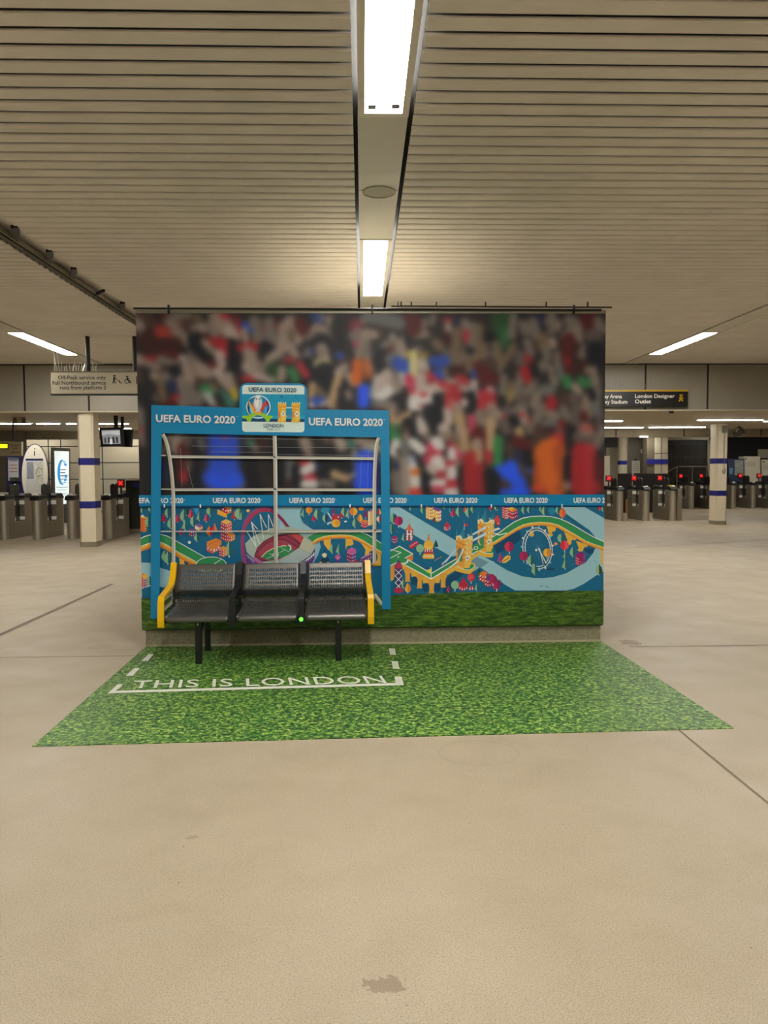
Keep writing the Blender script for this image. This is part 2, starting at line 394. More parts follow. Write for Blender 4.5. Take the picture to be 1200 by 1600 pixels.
# ================================================================ ticket gates
steel = M('brushed_steel', (186, 178, 162), .36, .7, .05, 30); steeld = M('side_steel', (150, 140, 122), .45, .5, .05, 8)
gblk = M('gate_black', (30, 30, 30), .4); pad = M('paddle', (38, 38, 36), .35); redl = M('red_display', (225, 50, 45), .4, emit=1.2); wht = M('white_lamp', (230, 225, 210), .3, emit=.12)
rdr = M('yellow_reader', (225, 190, 60), .4)
def gate(loc, label, mirror=1, group='ticket gates', red=True):
    t = thing('ticket_gate', label, 'ticket gate', loc, group); s = mirror; hw = .10; L_ = 1.5
    def prof(a, b): return [(p[0], p[1]) for p in a]
    body = MB()
    pr = [(0.10, .0), (L_-.1, .0), (L_-.1, .92), (L_-.16, 1.0), (L_-.42, 1.0), (L_-.46, .94), (L_-.46, .40), (.52, .40), (.52, .94), (.48, .99), (.10, .99)]
    # the U-shaped side: three convex pieces
    body.box(-hw, hw, .10, L_-.05, 0, .40, steeld); body.box(-hw, hw, .10, .50, .40, .96, steeld); body.box(-hw, hw, L_-.48, L_-.05, .40, .96, steeld)
    body.build('cabinet', t, bevel=.01)
    for y in (.1, L_-.05):
        MB().tube([(0, y, 0), (0, y, .93)], hw+.005, steel, 20).build('end_post', t, smooth=True)
    hd_ = MB(); hd_.prism([(-.04, .93), (.5, .96), (.5, 1.03), (.2, 1.07), (.02, 1.04), (-.04, .98)], -hw-.01, hw+.01, gblk, 'x'); hd_.build('reader_head', t, bevel=.02)
    MB().prism([(L_-.5, .96), (L_+.02, .93), (L_+.02, .98), (L_-.1, 1.07), (L_-.4, 1.07), (L_-.5, 1.03)], -hw-.01, hw+.01, gblk, 'x').build('reader_head', t, bevel=.02)
    MB().tube([(0, .06, 1.04), (0, .075, 1.065)], .05, wht, 14).build('card_reader', t)['label'] = 'small glowing white card reader'
    for y in (.62, .88):
        p = MB(); pts = [(-.13, .42), (.13, .42), (.13, 1.22)]+[(.13*math.cos(a), 1.22+.1*math.sin(a)) for a in [i*math.pi/8 for i in range(1, 8)]]+[(-.13, 1.22)]
        p.prism([(q[0]+y, q[1]) for q in pts], s*-.03-.018, s*-.03+.018, pad, 'x'); p.build('paddle', t, bevel=.006)
    for y in (.50, L_-.50):
        MB().box(-hw-.004, hw+.004, y-.011, y+.011, .80, .90, wht).build('sensor_strip', t)
        MB().box(-hw-.004, hw+.004, y-.011, y+.011, .42, .50, wht).build('sensor_strip', t)
    if red:
        MB().tube([(0, 1.2, .95), (0, 1.2, 1.22)], .025, gblk, 8).build('display_post', t)
        d = MB().box(-.09, .09, 1.17, 1.24, 1.2, 1.40, gblk).build('display', t, bevel=.01)
        e = MB(); e.bar((-.045, 1.165, 1.27), (.045, 1.165, 1.36), .03, .012, redl, (0, 1, 0)); e.bar((.045, 1.165, 1.27), (-.045, 1.165, 1.36), .03, .012, redl, (0, 1, 0))
        e.box(-.075, .075, 1.164, 1.169, 1.235, 1.385, M('red_panel', (150, 14, 14), .4, emit=.5)); e.build('red_cross', d)
    return t
LG = 18.35
gxs = [F(px, 843)[0] for px in (8, 58, 110.5, 165)]
names = ['leftmost steel ticket gate, cut by the frame edge', 'steel ticket gate standing before the oval map totem', 'steel ticket gate half hidden by the left banded column', 'steel ticket gate right of the left column, under the hanging monitors']
g0 = gate((gxs[0], LG, 0), names[0], 1, red=False)
for x, nm in list(zip(gxs, names))[1:3]: dup(g0, (x, LG, 0), nm)
g1 = gate((gxs[3], LG, 0), names[3], 1, red=True)
dup(g0, (gxs[0]-.8, LG, 0), 'steel ticket gate outside the view to the left')
RG = 23.5
rn = ['steel ticket gate nearest the right edge of the mural', 'middle steel gate of the nearer row, right of the mural', 'wide-ended last steel gate of the nearer row, yellow reader on top', 'steel ticket gate behind the mural edge, partly hidden']
r0 = gate((float(F(967.5, 814)[0]), RG-.1, 0), rn[0], -1)
dup(r0, (float(F(1010, 814)[0]), RG-.1, 0), rn[1])
dup(r0, (float(F(1054, 814)[0]), RG-.1, 0), rn[2]); dup(r0, (float(F(925, 814)[0]), RG-.1, 0), rn[3])
lastx = float(F(1054, 814)[0])
RF = 30.2
fn = ['steel ticket gate, first of the rear row beside the wide-ended gate', 'rear-row steel gate hidden partly by the right banded column', 'rear-row steel gate just right of the banded column', 'rear-row steel gate second from the right frame edge', 'rear-row steel gate cut by the right frame edge']
for px, nm in zip((1078, 1113, 1147, 1180, 1213), fn): dup(r0, (float(F(px, 795)[0]), RF, 0), nm)
# wide gate end beside the last gate
tag(MB().box(lastx+.12, lastx+.27, RG-.05, RG+1.3, 0, .98, steeld).build('wide_gate_panel', bevel=.02), 'plain steel panel closing the nearer right gate row', 'barrier panel')
tag(MB().box(lastx-.06, lastx+.08, RG+.15, RG+.30, 1.075, 1.10, rdr).build('reader_sticker'), 'small yellow reader plate on the last near gate', 'card reader')
# luggage gate frame at the left, beside the mural
t = thing('glass_barrier', 'dark glass barrier panel in a grey frame beside the left edge of the mural', 'barrier', (-4.9, 20.0, 0), world=True)
gl = M('dark_glass', (50, 54, 50), .15)
X0 = P(194, 780, 20.0)[0]; X1 = X0+1.9
MB().box(X0+.05, X1, 19.99, 20.01, .12, 1.38, gl).build('glass_pane', t)
f = MB(); f.box(X0-.03, X0+.05, 19.96, 20.04, 0, 1.12, steel); f.box(X0-.08, X1, 19.97, 20.03, .0, .12, steeld); f.build('frame', t)
MB().box(X0+.2, X0+.52, 19.975, 19.99, 1.2, 1.3, blue).build('blue_sticker', t)

# ================================================================ left background
tile = M('wall_panel_tile', (178, 168, 146), .4, 0, .03, 1.5)
LW = 25.6
mb = MB(); mb.box(-13.2, -3.0, LW, LW+.2, 0, 2.97, tile)
for z in (.28, .82, 1.36, 1.9, 2.44): mb.box(-13.2, -3.0, LW-.006, LW+.01, z-.014, z+.014, seam)
for x in (-12.2, -10.3, -9.9+.0, -8.55, -6.9, -5.3): mb.box(x-.014, x+.014, LW-.006, LW+.01, 0, 2.97, seam)
struct(mb.build('wall_tiled_left'))
mb = MB()                                                    # dark return wall at the far left
mb.box(FX0, -10.4, 24.0, 24.2, 0, 2.86, M('return_wall_dark', (120, 110, 92), .6, 0, .03, 1)); struct(mb.build('wall_ticket_hall'))
# hanging direction sign
ink = M('ink', (24, 22, 20), .5); signw = M('sign_cream', (206, 196, 168), .4)
Y = 13.0
a = P(79, 581.5, Y); b = P(79, 615.5, Y); ax, az0, az1 = a[0], b[2], a[2]; bx = ax+2.25
t = thing('hanging_sign', 'cream hanging sign reading Off-Peak service only, with walking and wheelchair symbols', 'sign', (float(ax), Y, float(az0)), world=True)
MB().box(ax, bx, Y, Y+.12, az0, az1, signw).build('sign_box', t, bevel=.008)
fr = MB(); fr.box(ax-.01, bx+.01, Y-.006, Y+.126, az0-.02, az0, ink); fr.box(ax-.01, bx+.01, Y-.006, Y+.126, az1, az1+.015, M('sign_edge', (120, 112, 92), .4)); fr.build('trim', t)
l = MB()
for body, x0, x1, y in (('Off-Peak service only', 91, 165.5, 592.8), ('Full Northbound service', 82.3, 166, 601), ('runs from platform 2', 94, 166, 608.6)):
    p = P(x0, y, Y); q = P(x1, y, Y); write(l, body, (p[0], Y-.004, p[2]), (q[0]-p[0], 0, 0), (0, 0, .062), ink, .012)
l.build('lettering', t)
w = MB()
def sx(cx, cy): q = P(cx/4., 480+cy/4., Y); return (q[0], Y-.005, q[2])
for p, q, wd_ in (((716, 424), (716, 434), .035), ((716, 436), (712, 455), .03), ((712, 455), (705, 477), .016), ((712, 455), (722, 477), .016), ((716, 438), (728, 452), .012), ((728, 452), (742, 462), .008), ((744, 458), (752, 470), .014), ((752, 470), (762, 478), .012), ((748, 462), (746, 472), .008)):
    w.bar(sx(*p), sx(*q), wd_, .002, ink, (0, 1, 0))
for p, q, wd_ in (((795, 430), (795, 436), .04), ((795, 438), (797, 456), .02), ((797, 456), (810, 458), .018), ((810, 458), (814, 474), .016), ((797, 446), (808, 448), .012), ((814, 474), (819, 472), .012)):
    w.bar(sx(*p), sx(*q), wd_, .002, ink, (0, 1, 0))
pr = None
for i in range(15):
    a_ = math.radians(100+i*17); q = (793+13*math.cos(a_), 463-13*math.sin(a_))
    if pr: w.bar(sx(*pr), sx(*q), .012, .002, ink, (0, 1, 0))
    pr = q
w.bar(sx(855, 432), sx(855, 480), .012, .002, ink, (0, 1, 0))
w.build('pictograms', t)
for px in (137, 210.5):
    q = P(px, 560, Y+.05)[0]
    MB().tube([(q, Y+.06, az1), (q, Y+.06, CZ+.01)], .038, M('dark_rod', (58, 54, 46), .5, .3), 10).build('hanger_rod', t)
sp = MB()
for i in range(26):
    x = ax+.05+i*.028+random.uniform(-.01, .01); h = .1+random.random()*.09+(.2 if i < 4 else 0)
    sp.bar((x, Y+.05, az1), (x+random.uniform(-.05, .05), Y+.05+random.uniform(-.05, .05), az1+h), .005, .005, M('spike_wire', (225, 220, 205), .3, .4))
sp.build('bird_spikes', t)
# twin monitors
t = thing('hanging_monitor', 'black hanging monitor showing a grey camera picture, beside the mural', 'monitor', tuple(map(float, P(177, 665, 17.6))), world=True)
Y = 17.6
def quadbox(mb, pts, Y, th, m):
    w = [(p[0], Y, max(0., p[2])) for p in (P(x, y, Y) for x, y in pts)]; n = len(w)
    mb.add([(a[0], Y, a[2]) for a in w]+[(a[0], Y+th, a[2]) for a in w], [list(range(n))[::-1], list(range(n, 2*n))]+[(i, (i+1) % n, n+(i+1) % n, n+i) for i in range(n)], m); return mb
quadbox(MB(), [(155, 668.5), (191, 667.5), (192.5, 697), (157.5, 698)], Y, .12, black).build('casing', t, bevel=.01)
scr = quadbox(MB(), [(158.5, 672), (187, 671.5), (188.5, 693.5), (161, 694)], Y-.004, .003, M('monitor_picture', (150, 152, 158), .3, emit=.55)).build('screen', t)
pic = MB()
for pts, c in (([(158.7, 674), (187.2, 672.5), (187.6, 680), (170, 678), (159.4, 681)], (205, 208, 212)), ([(163, 684), (165, 684), (165.6, 692.5), (163.8, 692.5)], (40, 42, 46)), ([(168.5, 683), (171, 683), (171, 692), (169, 692)], (30, 32, 36)),
               ([(175, 683), (178, 682), (180, 692), (177, 692.5)], (28, 30, 34)), ([(180.5, 682), (184, 683), (185, 692), (182, 692)], (40, 42, 46)), ([(172, 686), (175, 686), (175, 694), (172, 694)], (225, 226, 230))):
    quadbox(pic, pts, Y-.008, .002, M('pic_%d_%d' % (c[0], len(pic.v)), c, .4, emit=.5))
pic.build('picture', scr)
MB().tube([(P(179, 660, Y)[0], Y+.1, P(179, 668, Y)[2]), (P(179, 660, Y)[0], Y+.1, SZ+.0)], .05, black, 10).build('ceiling_bracket', t)
t = thing('hanging_monitor', 'black monitor seen edge-on behind the one with the grey picture', 'monitor', tuple(map(float, P(195, 665, 18.0))), world=True)
quadbox(MB(), [(176, 670), (206, 670.5), (204, 698.5), (180, 697.5)], 18.0, .14, black).build('casing', t, bevel=.01)
MB().tube([(P(190, 660, 18)[0], 18.06, P(190, 671, 18)[2]), (P(190, 660, 18)[0], 18.06, SZ)], .04, black, 8).build('ceiling_bracket', t)
tag(quadbox(MB(), [(54, 682), (58, 680), (61, 684), (57, 687)], 24.15, .25, M('camera_grey', (150, 146, 132), .5)).build('dome_camera'), 'small grey camera on the wall above the oval totem', 'camera')
# oval information totem
Y = 21.0
t = thing('map_totem', 'tall oval white information totem with a station map, behind the ticket gates', 'information sign', (float(P(54, 740, Y)[0]), Y, 0), world=True)
ov = [(54.3+20.2*math.cos(a), 742-47.5*math.sin(a)) for a in [2*math.pi*i/48 for i in range(48)]]
wh = M('totem_white', (228, 220, 202), .4); navy = M('navy', (40, 44, 92), .5)
quadbox(MB(), ov, Y, .08, wh).build('oval_board', t)
quadbox(MB(), [(54.3+21.4*math.cos(a)-.4, 742-48.6*math.sin(a)) for a in [2*math.pi*i/48 for i in range(48)]], Y+.02, .05, navy).build('rim', t)
mp = MB()
quadbox(mp, [(40, 717), (67.5, 717), (68, 770), (41, 770)], Y-.004, .002, M('map_paper', (206, 204, 200), .5))
quadbox(mp, [(40, 716.6), (67.2, 716.6), (67.3, 719.8), (40, 719.8)], Y-.008, .002, navy)
quadbox(mp, [(42, 722), (52, 722), (53, 748), (42.5, 748)], Y-.008, .002, M('map_blue', (136, 140, 160), .5, 0, .3, 12))
quadbox(mp, [(54, 722), (66.5, 722), (67, 762), (54.5, 762)], Y-.008, .002, M('map_streets', (200, 200, 186), .5, 0, .25, 14))
for p, q in (((47, 724), (52, 738)), ((52, 738), (46, 746)), ((56, 740), (60, 730)), ((60, 730), (66, 734)), ((57, 745), (65, 742))):
    a = P(*p, Y-.01); b = P(*q, Y-.01); mp.bar(a, b, .03, .002, M('map_line', (160, 156, 120), .5), (0, 1, 0))
mp.build('map', t)
im = MB(); quadbox(im, [(53.3, 704.5), (54.7, 704.5), (54.5, 712), (53, 712)], Y-.006, .002, ink); quadbox(im, [(53.6, 700), (55, 700), (55, 702.5), (53.6, 702.5)], Y-.006, .002, ink); im.build('information_symbol', t)
MB().box(P(50, 780, Y)[0], P(58, 780, Y)[0], Y+.02, Y+.06, 0, P(54, 785, Y)[2], navy).build('foot', t)
# back-lit advert on the wall, turned away
t = thing('advert_lightbox', 'glowing white poster box with a blue twisted loop, on the rear left wall', 'advertising lightbox', (float(P(95, 740, 24)[0]), 24.0, .5), world=True)
yA, yB = 23.6, 25.2
def LB(x, y, off=0.):
    u = (x-82)/(107-82); Yv = yA+(yB-yA)*u - off; return P(x, y, Yv)
def lq(mb, pts, off, m):
    w = [LB(x, y, off) for x, y in pts]; n = len(w)
    mb.add(w+[(a[0]+.02, a[1]+.06, a[2]) for a in w], [list(range(n))[::-1], list(range(n, 2*n))]+[(i, (i+1) % n, n+(i+1) % n, n+i) for i in range(n)], m); return mb
lq(MB(), [(79.5, 699), (107.5, 700.5), (107.3, 792), (80, 796)], 0, M('lightbox_frame', (52, 56, 58), .4)).build('frame', t)
s_ = lq(MB(), [(83.5, 704.5), (105.7, 705.5), (105.8, 787), (85.5, 789)], .05, M('lit_poster', (232, 244, 244), .3, emit=.75)).build('poster', t)
lp = MB(); bl = M('poster_blue', (40, 150, 220), .3, emit=.55); bl2 = M('poster_text', (150, 180, 190), .3, emit=.4); bl3 = M('poster_navy', (20, 70, 110), .3, emit=.2)
pp = None
pth = [(96+6.0*math.cos(a), 738-19*math.sin(a)) for a in [math.radians(30+i*20) for i in range(17)]]
for i in range(len(pth)-1):
    w = 2.6; lq(lp, [(pth[i][0]-w*.6, pth[i][1]-w*.3), (pth[i+1][0]-w*.6, pth[i+1][1]+.5), (pth[i+1][0]+w*.6, pth[i+1][1]+.5), (pth[i][0]+w*.6, pth[i][1]-w*.3)], .10, bl)
for x0, x1, y in ((93, 101, 733.5), (94, 100, 738), (93, 101, 743), (94.5, 100, 748)): lq(lp, [(x0, y), (x1, y-.3), (x1, y+1), (x0, y+1.2)], .14, bl3)
for x0, x1, y in ((87, 103, 761), (89, 101, 765), (88, 103, 771)): lq(lp, [(x0, y), (x1, y-.3), (x1, y+.8), (x0, y+1)], .10, bl2)
lp.build('artwork', s_)
MB().box(LB(84, 790)[0]+.1, LB(106, 790)[0]-.1, 24.1, 24.9, 0, LB(95, 792)[2], M('lightbox_frame', (52, 56, 58))).build('foot', t)
# train display and posters at the far left
Y = 19.5
t = thing('train_display', 'cream hanging sign with a yellow lit train display, at the left frame edge', 'sign', tuple(map(float, P(10, 712, Y))), world=True)
quadbox(MB(), [(-30, 688), (33.5, 690.5), (33.5, 712), (-30, 713)], Y, .1, signw).build('sign_box', t)
quadbox(MB(), [(-30, 690.5), (13, 692), (13, 701.5), (-30, 702.5)], Y-.004, .003, ink).build('display_window', t)
quadbox(MB(), [(-30, 693), (11.5, 694), (11.5, 700), (-30, 700.5)], Y-.008, .003, M('yellow_leds', (240, 225, 30), .4, emit=1.6)).build('led_text', t)
l = MB()
for body, x0, x1, y in (('Metropolitan', 16, 30, 697), ('line', 20, 27, 701.5), ('Jubilee line', 16.5, 29.5, 708)):
    p = P(x0, y, Y); q = P(x1, y, Y); write(l, body, (p[0], Y-.006, p[2]), (q[0]-p[0], 0, 0), (0, 0, .045), ink)
l.build('lettering', t)
hr = P(20, 688, Y); MB().tube([(hr[0], Y+.05, hr[2]), (hr[0], Y+.05, SZ)], .02, black, 8).build('hanger_rod', t)
t = thing('notice_board', 'white notice poster on a dark blue panel, left of the oval totem', 'notice board', (float(P(22, 750, 22.)[0]), 22., 0), world=True)
quadbox(MB(), [(10, 712), (37, 713), (37, 860), (10, 860)], 22.0, .08, navy).build('panel', t)
quadbox(MB(), [(12.5, 715), (29, 716), (29, 751), (13, 751)], 21.99, .008, M('notice_paper', (214, 212, 214), .5)).build('poster', t)
q = MB()
for y, c in ((719, (120, 124, 170)), (726, (190, 150, 130)), (731, (190, 150, 130)), (736, (190, 150, 130))): quadbox(q, [(14.5, y), (27, y), (27, y+1.6), (14.5, y+1.6)], 21.98, .006, M('nt%d' % y, c, .5))
quadbox(q, [(12.7, 716), (28.8, 716.5), (28.8, 718), (12.7, 718)], 21.98, .006, navy); q.build('print', t)
quadbox(MB(), [(15, 746), (33, 746), (33, 751.5), (15, 751.5)], 21.9, .05, M('leaflet_rack', (70, 74, 72), .5, 0, .5, 14)).build('leaflet_rack', t)
tag(quadbox(MB(), [(-20, 770), (13, 770), (13, 830), (-20, 830)], 20.5, .3, M('cabinet_grey', (176, 168, 148), .5)).build('counter', bevel=.01), 'pale grey counter behind the leftmost gate', 'counter')
b = quadbox(MB(), [(20, 651), (39, 651), (39, 661), (20, 661)], 17.4, .05, M('vent_pale', (170, 160, 138), .6)); [quadbox(b, [(c_, 653), (c_+.9, 653), (c_+.9, 662), (c_, 662)], 17.39, .01, M('vent_dark', (70, 64, 54), .6)) for c_ in (20, 21.6, 23.2, 24.8, 34, 35.6, 37.2, 38.6)]; 
tag(b.build('ceiling_grille'), 'small dark grille fixed under the low ceiling at far left', 'vent')

# ================================================================ right background
Y = 16.28
a = P(945, 608, Y); az1 = P(1075, 609, Y)[2]; az0 = P(1075, 635.5, Y)[2]; bx = P(1075, 620, Y)[0]; ax = bx-4.1
t = thing('direction_sign', 'black direction sign with yellow top edge reading London Designer Outlet', 'sign', (float(bx), Y, float(az0)), world=True)
MB().box(ax, bx, Y, FAS, az0, az1, M('sign_black', (26, 24, 22), .4)).build('sign_box', t, bevel=.005)
MB().box(ax, bx, Y-.006, FAS-.01, az1-.035, az1, M('sign_yellow', (205, 165, 30), .4)).build('yellow_edge', t)
sw = M('sign_white', (232, 228, 214), .4); l = MB()
for body, x0, x1, y in (('Wembley Arena', 921, 971.5, 622.3), ('Wembley Stadium', 921, 980, 630.8), ('London Designer', 992, 1054, 621.8), ('Outlet', 992, 1017, 630.2)):
    p = P(x0, y, Y); q = P(x1, y, Y); write(l, body, (p[0], Y-.006, p[2]), (q[0]-p[0], 0, 0), (0, 0, .078), sw, .015)
l.build('lettering', t)
w = MB(); yl = M('symbol_yellow', (215, 175, 30), .4)
def s3(cx, cy): q = P(930+cx/4., 480+cy/4., Y); return (q[0], Y-.008, q[2])
for p, q, wd_ in (((536, 546), (536, 553), .07), ((536, 556), (534, 572), .05), ((534, 572), (523, 588), .03), ((534, 572), (547, 587), .03), ((536, 558), (524, 570), .02), ((536, 558), (548, 572), .02)):
    w.bar(s3(*p), s3(*q), wd_, .003, yl, (0, 1, 0))
w.build('walking_symbol', t)
sp = MB()
for i in range(40):
    x = bx-3.3+i*.065; sp.bar((x, Y+.05, az1), (x+random.uniform(-.05, .05), Y+.03, az1+.12+random.random()*.1), .004, .004, M('spike_grey', (120, 112, 92), .5))
sp.build('bird_spikes', t)
tag(MB().box(*[v for v in (P(1050, 641, 16.6)[0]-.04, P(1050, 641, 16.6)[0]+.04, 16.6, 16.68, SZ-.06, SZ)], black).build('soffit_camera'), 'tiny black camera under the ceiling edge below the black sign', 'camera')

BK = 32.0
def wallq(name, pts, Y, m, th=.2): return struct(quadbox(MB(), pts, Y, th, m).build(name))
dkw = M('dark_grey_wall', (104, 96, 82), .6, 0, .05, 1); vd = M('black_void', (22, 20, 18), .9)
wallq('wall_dark_back', [(900, 676), (1300, 676), (1300, 800), (900, 800)], BK+.6, vd)
lv = quadbox(MB(), [(900, 676), (966, 676), (966, 800), (900, 800)], BK+.4, .1, M('louvre_dark', (44, 38, 34), .6)).build('wall_louvre'); struct(lv)
wallq('wall_grey_pier', [(979, 676), (1008, 676), (1008, 800), (979, 800)], BK, dkw)
t = thing('corner_pillar', 'tiled square pillar with a blue band, behind the nearer right gates', 'column', (float(P(1027, 740, 31)[0]), 31., 0), world=True)
quadbox(MB(), [(1023, 676), (1043.5, 676), (1043.5, 790), (1023, 790)], 31.0, .5, cream).build('lit_face', t)
quadbox(MB(), [(1011, 676), (1023, 676), (1023, 790), (1011, 790)], 31.02, .5, M('pillar_shade', (128, 118, 98), .5)).build('shaded_face', t)['label'] = 'side with its shade painted in grey'  # shaded side of the same pillar, painted as a darker colour
quadbox(MB(), [(1011, 717.5), (1043.8, 717.5), (1043.8, 725), (1011, 725)], 30.98, .04, M('blue_bright', (44, 48, 160), .4)).build('band', t)
q = MB(); quadbox(q, [(1032.9, 680), (1033.5, 680), (1033.5, 739), (1032.9, 739)], 30.975, .01, seam); quadbox(q, [(1023, 708), (1043.5, 708), (1043.5, 708.7), (1023, 708.7)], 30.975, .01, seam); q.build('seams', t)
t = thing('banded_column', 'plain round cream column with one blue band, right of the mural edge', 'column', (float(P(972, 740, 29)[0]), 29., 0), world=True)
cx = float(P(972.3, 740, 29)[0]); r_ = 7.2*29/1200
MB().tube([(cx, 29, 0), (cx, 29, 2.97)], r_, cream, 24).build('shaft', t, smooth=True)
MB().tube([(cx, 29, P(972, 726, 29)[2]), (cx, 29, P(972, 720, 29)[2])], r_+.006, M('blue_bright', (44, 48, 160), .4), 24).build('band', t, smooth=True)
# lintel and shutter
wallq('wall_lintel', [(1044, 676), (1112, 676), (1107, 687.5), (1044, 687.5)], BK-.1, M('lintel', (186, 176, 150), .4), .3)
wallq('wall_jamb', [(1105.5, 687), (1116, 687), (1116, 800), (1105.5, 800)], BK, M('jamb', (140, 130, 108), .5))
t = thing('roller_shutter', 'dark slatted roller shutter under a pale lintel, behind the rear gates', 'shutter', (float(P(1075, 740, BK)[0]), BK, 0), world=True)
quadbox(MB(), [(1044, 687), (1105.5, 687), (1105.5, 800), (1044, 800)], BK+.1, .05, M('shutter_dark', (40, 36, 32), .5)).build('curtain', t)
q = MB(); X0 = P(1044, 740, BK)[0]; X1 = P(1105.5, 740, BK)[0]; n = 26
for i in range(n): x = X0+(X1-X0)*(i+.5)/n; q.box(x-.012, x+.012, BK+.06, BK+.1, .0, 2.6, M('shutter_rib', (74, 66, 56), .5))
for z in (1.2, 1.7, 2.1): q.box(X0, X1, BK+.07, BK+.1, z-.03, z+.03, M('shutter_bar', (34, 30, 26), .5))
q.build('ribs', t)
t = thing('stair_handrail', 'thin grey handrail in front of the dark roller shutter', 'handrail', (float(P(1060, 740, 31.3)[0]), 31.3, 0), world=True)
MB().tube([P(1044, 737, 31.3), P(1058, 729, 31.3), P(1105, 729, 31.3)], .02, M('rail_grey', (150, 140, 118), .4, .5), 8).build('rail', t)
q = MB(); [q.tube([P(x, 729, 31.3), (P(x, 729, 31.3)[0], 31.3, 0)], .018, _m['rail_grey'], 8) for x in (1058, 1082, 1104)]; q.build('posts', t)
def prop(name, pts, Y, th, m, label, cat, foot=True):
    q = quadbox(MB(), pts, Y, th, m); return tag(q.build(name, bevel=.01), label, cat)
offw = M('machine_white', (214, 206, 184), .5); pale = M('pale_grey', (168, 162, 144), .4)
prop('ticket_machine', [(945, 713), (953, 712), (953, 860), (945, 860)], 27.6, .5, offw, 'cream cabinet standing against the mural edge, left of a grey one', 'cabinet')
prop('ticket_machine', [(947, 699), (965, 699), (965, 860), (947, 860)], 29.5, .5, pale, 'taller pale grey cabinet beside the round column', 'cabinet')
for pts, lab in (([(1162.5, 713), (1188, 713), (1188, 786), (1162.5, 786)], 'tall white ticket machine behind the rear gates, right of the notices'), ([(1190.5, 718), (1215, 718), (1215, 786), (1190.5, 786)], 'white machine cut by the right frame edge')):
    x0, y0 = pts[0]; t = thing('ticket_machine', lab, 'ticket machine', (float(P(x0, y0, 31.95)[0]), 31.95, 0), world=True)
    quadbox(MB(), [(a, b if b < 750 else 860) for a, b in pts], 31.95, .5, offw).build('body', t, bevel=.02)
    quadbox(MB(), [(x0+1.5, y0+2.5), (x0+4.5, y0+2.5), (x0+4.5, y0+5), (x0+1.5, y0+5)], 31.93, .02, M('badge_grey', (120, 124, 120), .5)).build('badge', t)
    quadbox(MB(), [(x0+3, y0+8), (x0+18, y0+8), (x0+18, y0+16), (x0+3, y0+16)], 31.93, .02, M('machine_screen', (196, 190, 172), .3)).build('screen', t)
t = thing('notice_board', 'glazed notice board with pale posters, between column and white machine', 'notice board', (float(P(1150, 740, 31.4)[0]), 31.4, 0), world=True)
quadbox(MB(), [(1138, 717), (1163, 717), (1162, 860), (1138, 860)], 31.85, .06, M('board_blue', (50, 58, 84), .4)).build('board', t)
quadbox(MB(), [(1148, 719), (1161.5, 719), (1161.5, 743), (1148, 743)], 31.84, .01, M('grey_poster', (142, 142, 132), .5, 0, .2, 10)).build('poster', t)
quadbox(MB(), [(1139.5, 731), (1145, 731), (1145, 741), (1139.5, 741)], 31.84, .01, M('blue_poster', (90, 130, 160), .5)).build('poster', t)
for p in ((1116, 715, 1123, 765),): prop('post_box', [(1111, 714), (1117, 714), (1117, 860), (1111, 860)], 31.0, .2, offw, 'narrow cream panel just left of the right banded column', 'panel')
prop('upper_cabinet', [(1185, 702), (1215, 702), (1215, 716), (1185, 716)], 32.5, .1, M('dim_cream', (150, 142, 118), .5), 'dim cream sign box over the white machines', 'sign')
t = thing('notice_stand', 'white paper notice on a grey post behind the nearer gates', 'notice', (float(P(994, 740, 27.)[0]), 27., 0), world=True)
quadbox(MB(), [(987.5, 720), (999.8, 720), (999.8, 739), (987.5, 739)], 27.0, .03, M('notice_white', (226, 222, 210), .5)).build('notice', t)
q = MB(); [quadbox(q, [(989, y), (998, y), (998, y+.8), (989, y+.8)], 26.99, .005, M('notice_print', (150, 150, 146), .5)) for y in (723, 726, 729, 732, 735)]; q.build('print', t)
X = P(990, 740, 27)[0]; MB().box(X-.03, X+.03, 27.03, 27.08, 0, P(990, 739, 27)[2]+.1, pale).build('post', t)
MB().box(P(993, 720, 27)[0]-.04, P(993, 720, 27)[0]+.04, 27, 27.03, P(993, 720, 27)[2], P(993, 717, 27)[2], black).build('clip', t)
tag(quadbox(MB(), [(1001, 681), (1013, 681), (1013, 683.6), (1001, 683.6)], 24.3, .1, M('lit_exit', (255, 250, 236), .4, emit=1.4)).build('lit_sign'), 'small glowing white sign under the header, left of the tiled pillar', 'sign')
s_ = tag(quadbox(MB(), [(1001.3, 702), (1006.3, 702), (1006.3, 708), (1001.3, 708)], BK-.02, .02, M('label_white', (226, 222, 210), .5)).build('wall_label'), 'small square white label with a black mark on the dark pier', 'sign')
quadbox(MB(), [(1003, 704), (1004.8, 704), (1004.8, 706.3), (1003, 706.3)], BK-.03, .01, ink).build('mark', s_)
prop('marker_post', [(979, 780), (983, 780), (984, 860), (978, 860)], 27.5, .1, M('orange_tag', (190, 130, 50), .6), 'small orange-brown marker post between the nearer gates', 'marker')
# dark panel behind nearer gates
for a_, b_, lab in ((966, 1008, 'low dark screen behind the nearer gates, left half'), (1008, 1044, 'low dark screen behind the nearer gates, below the tiled pillar')):
    q = quadbox(MB(), [(a_, 740), (b_, 740), (b_, 801), (a_, 801)], 28.0, .06, M('screen_dark', (34, 32, 32), .4)); tag(q.build('gate_screen'), lab, 'screen')
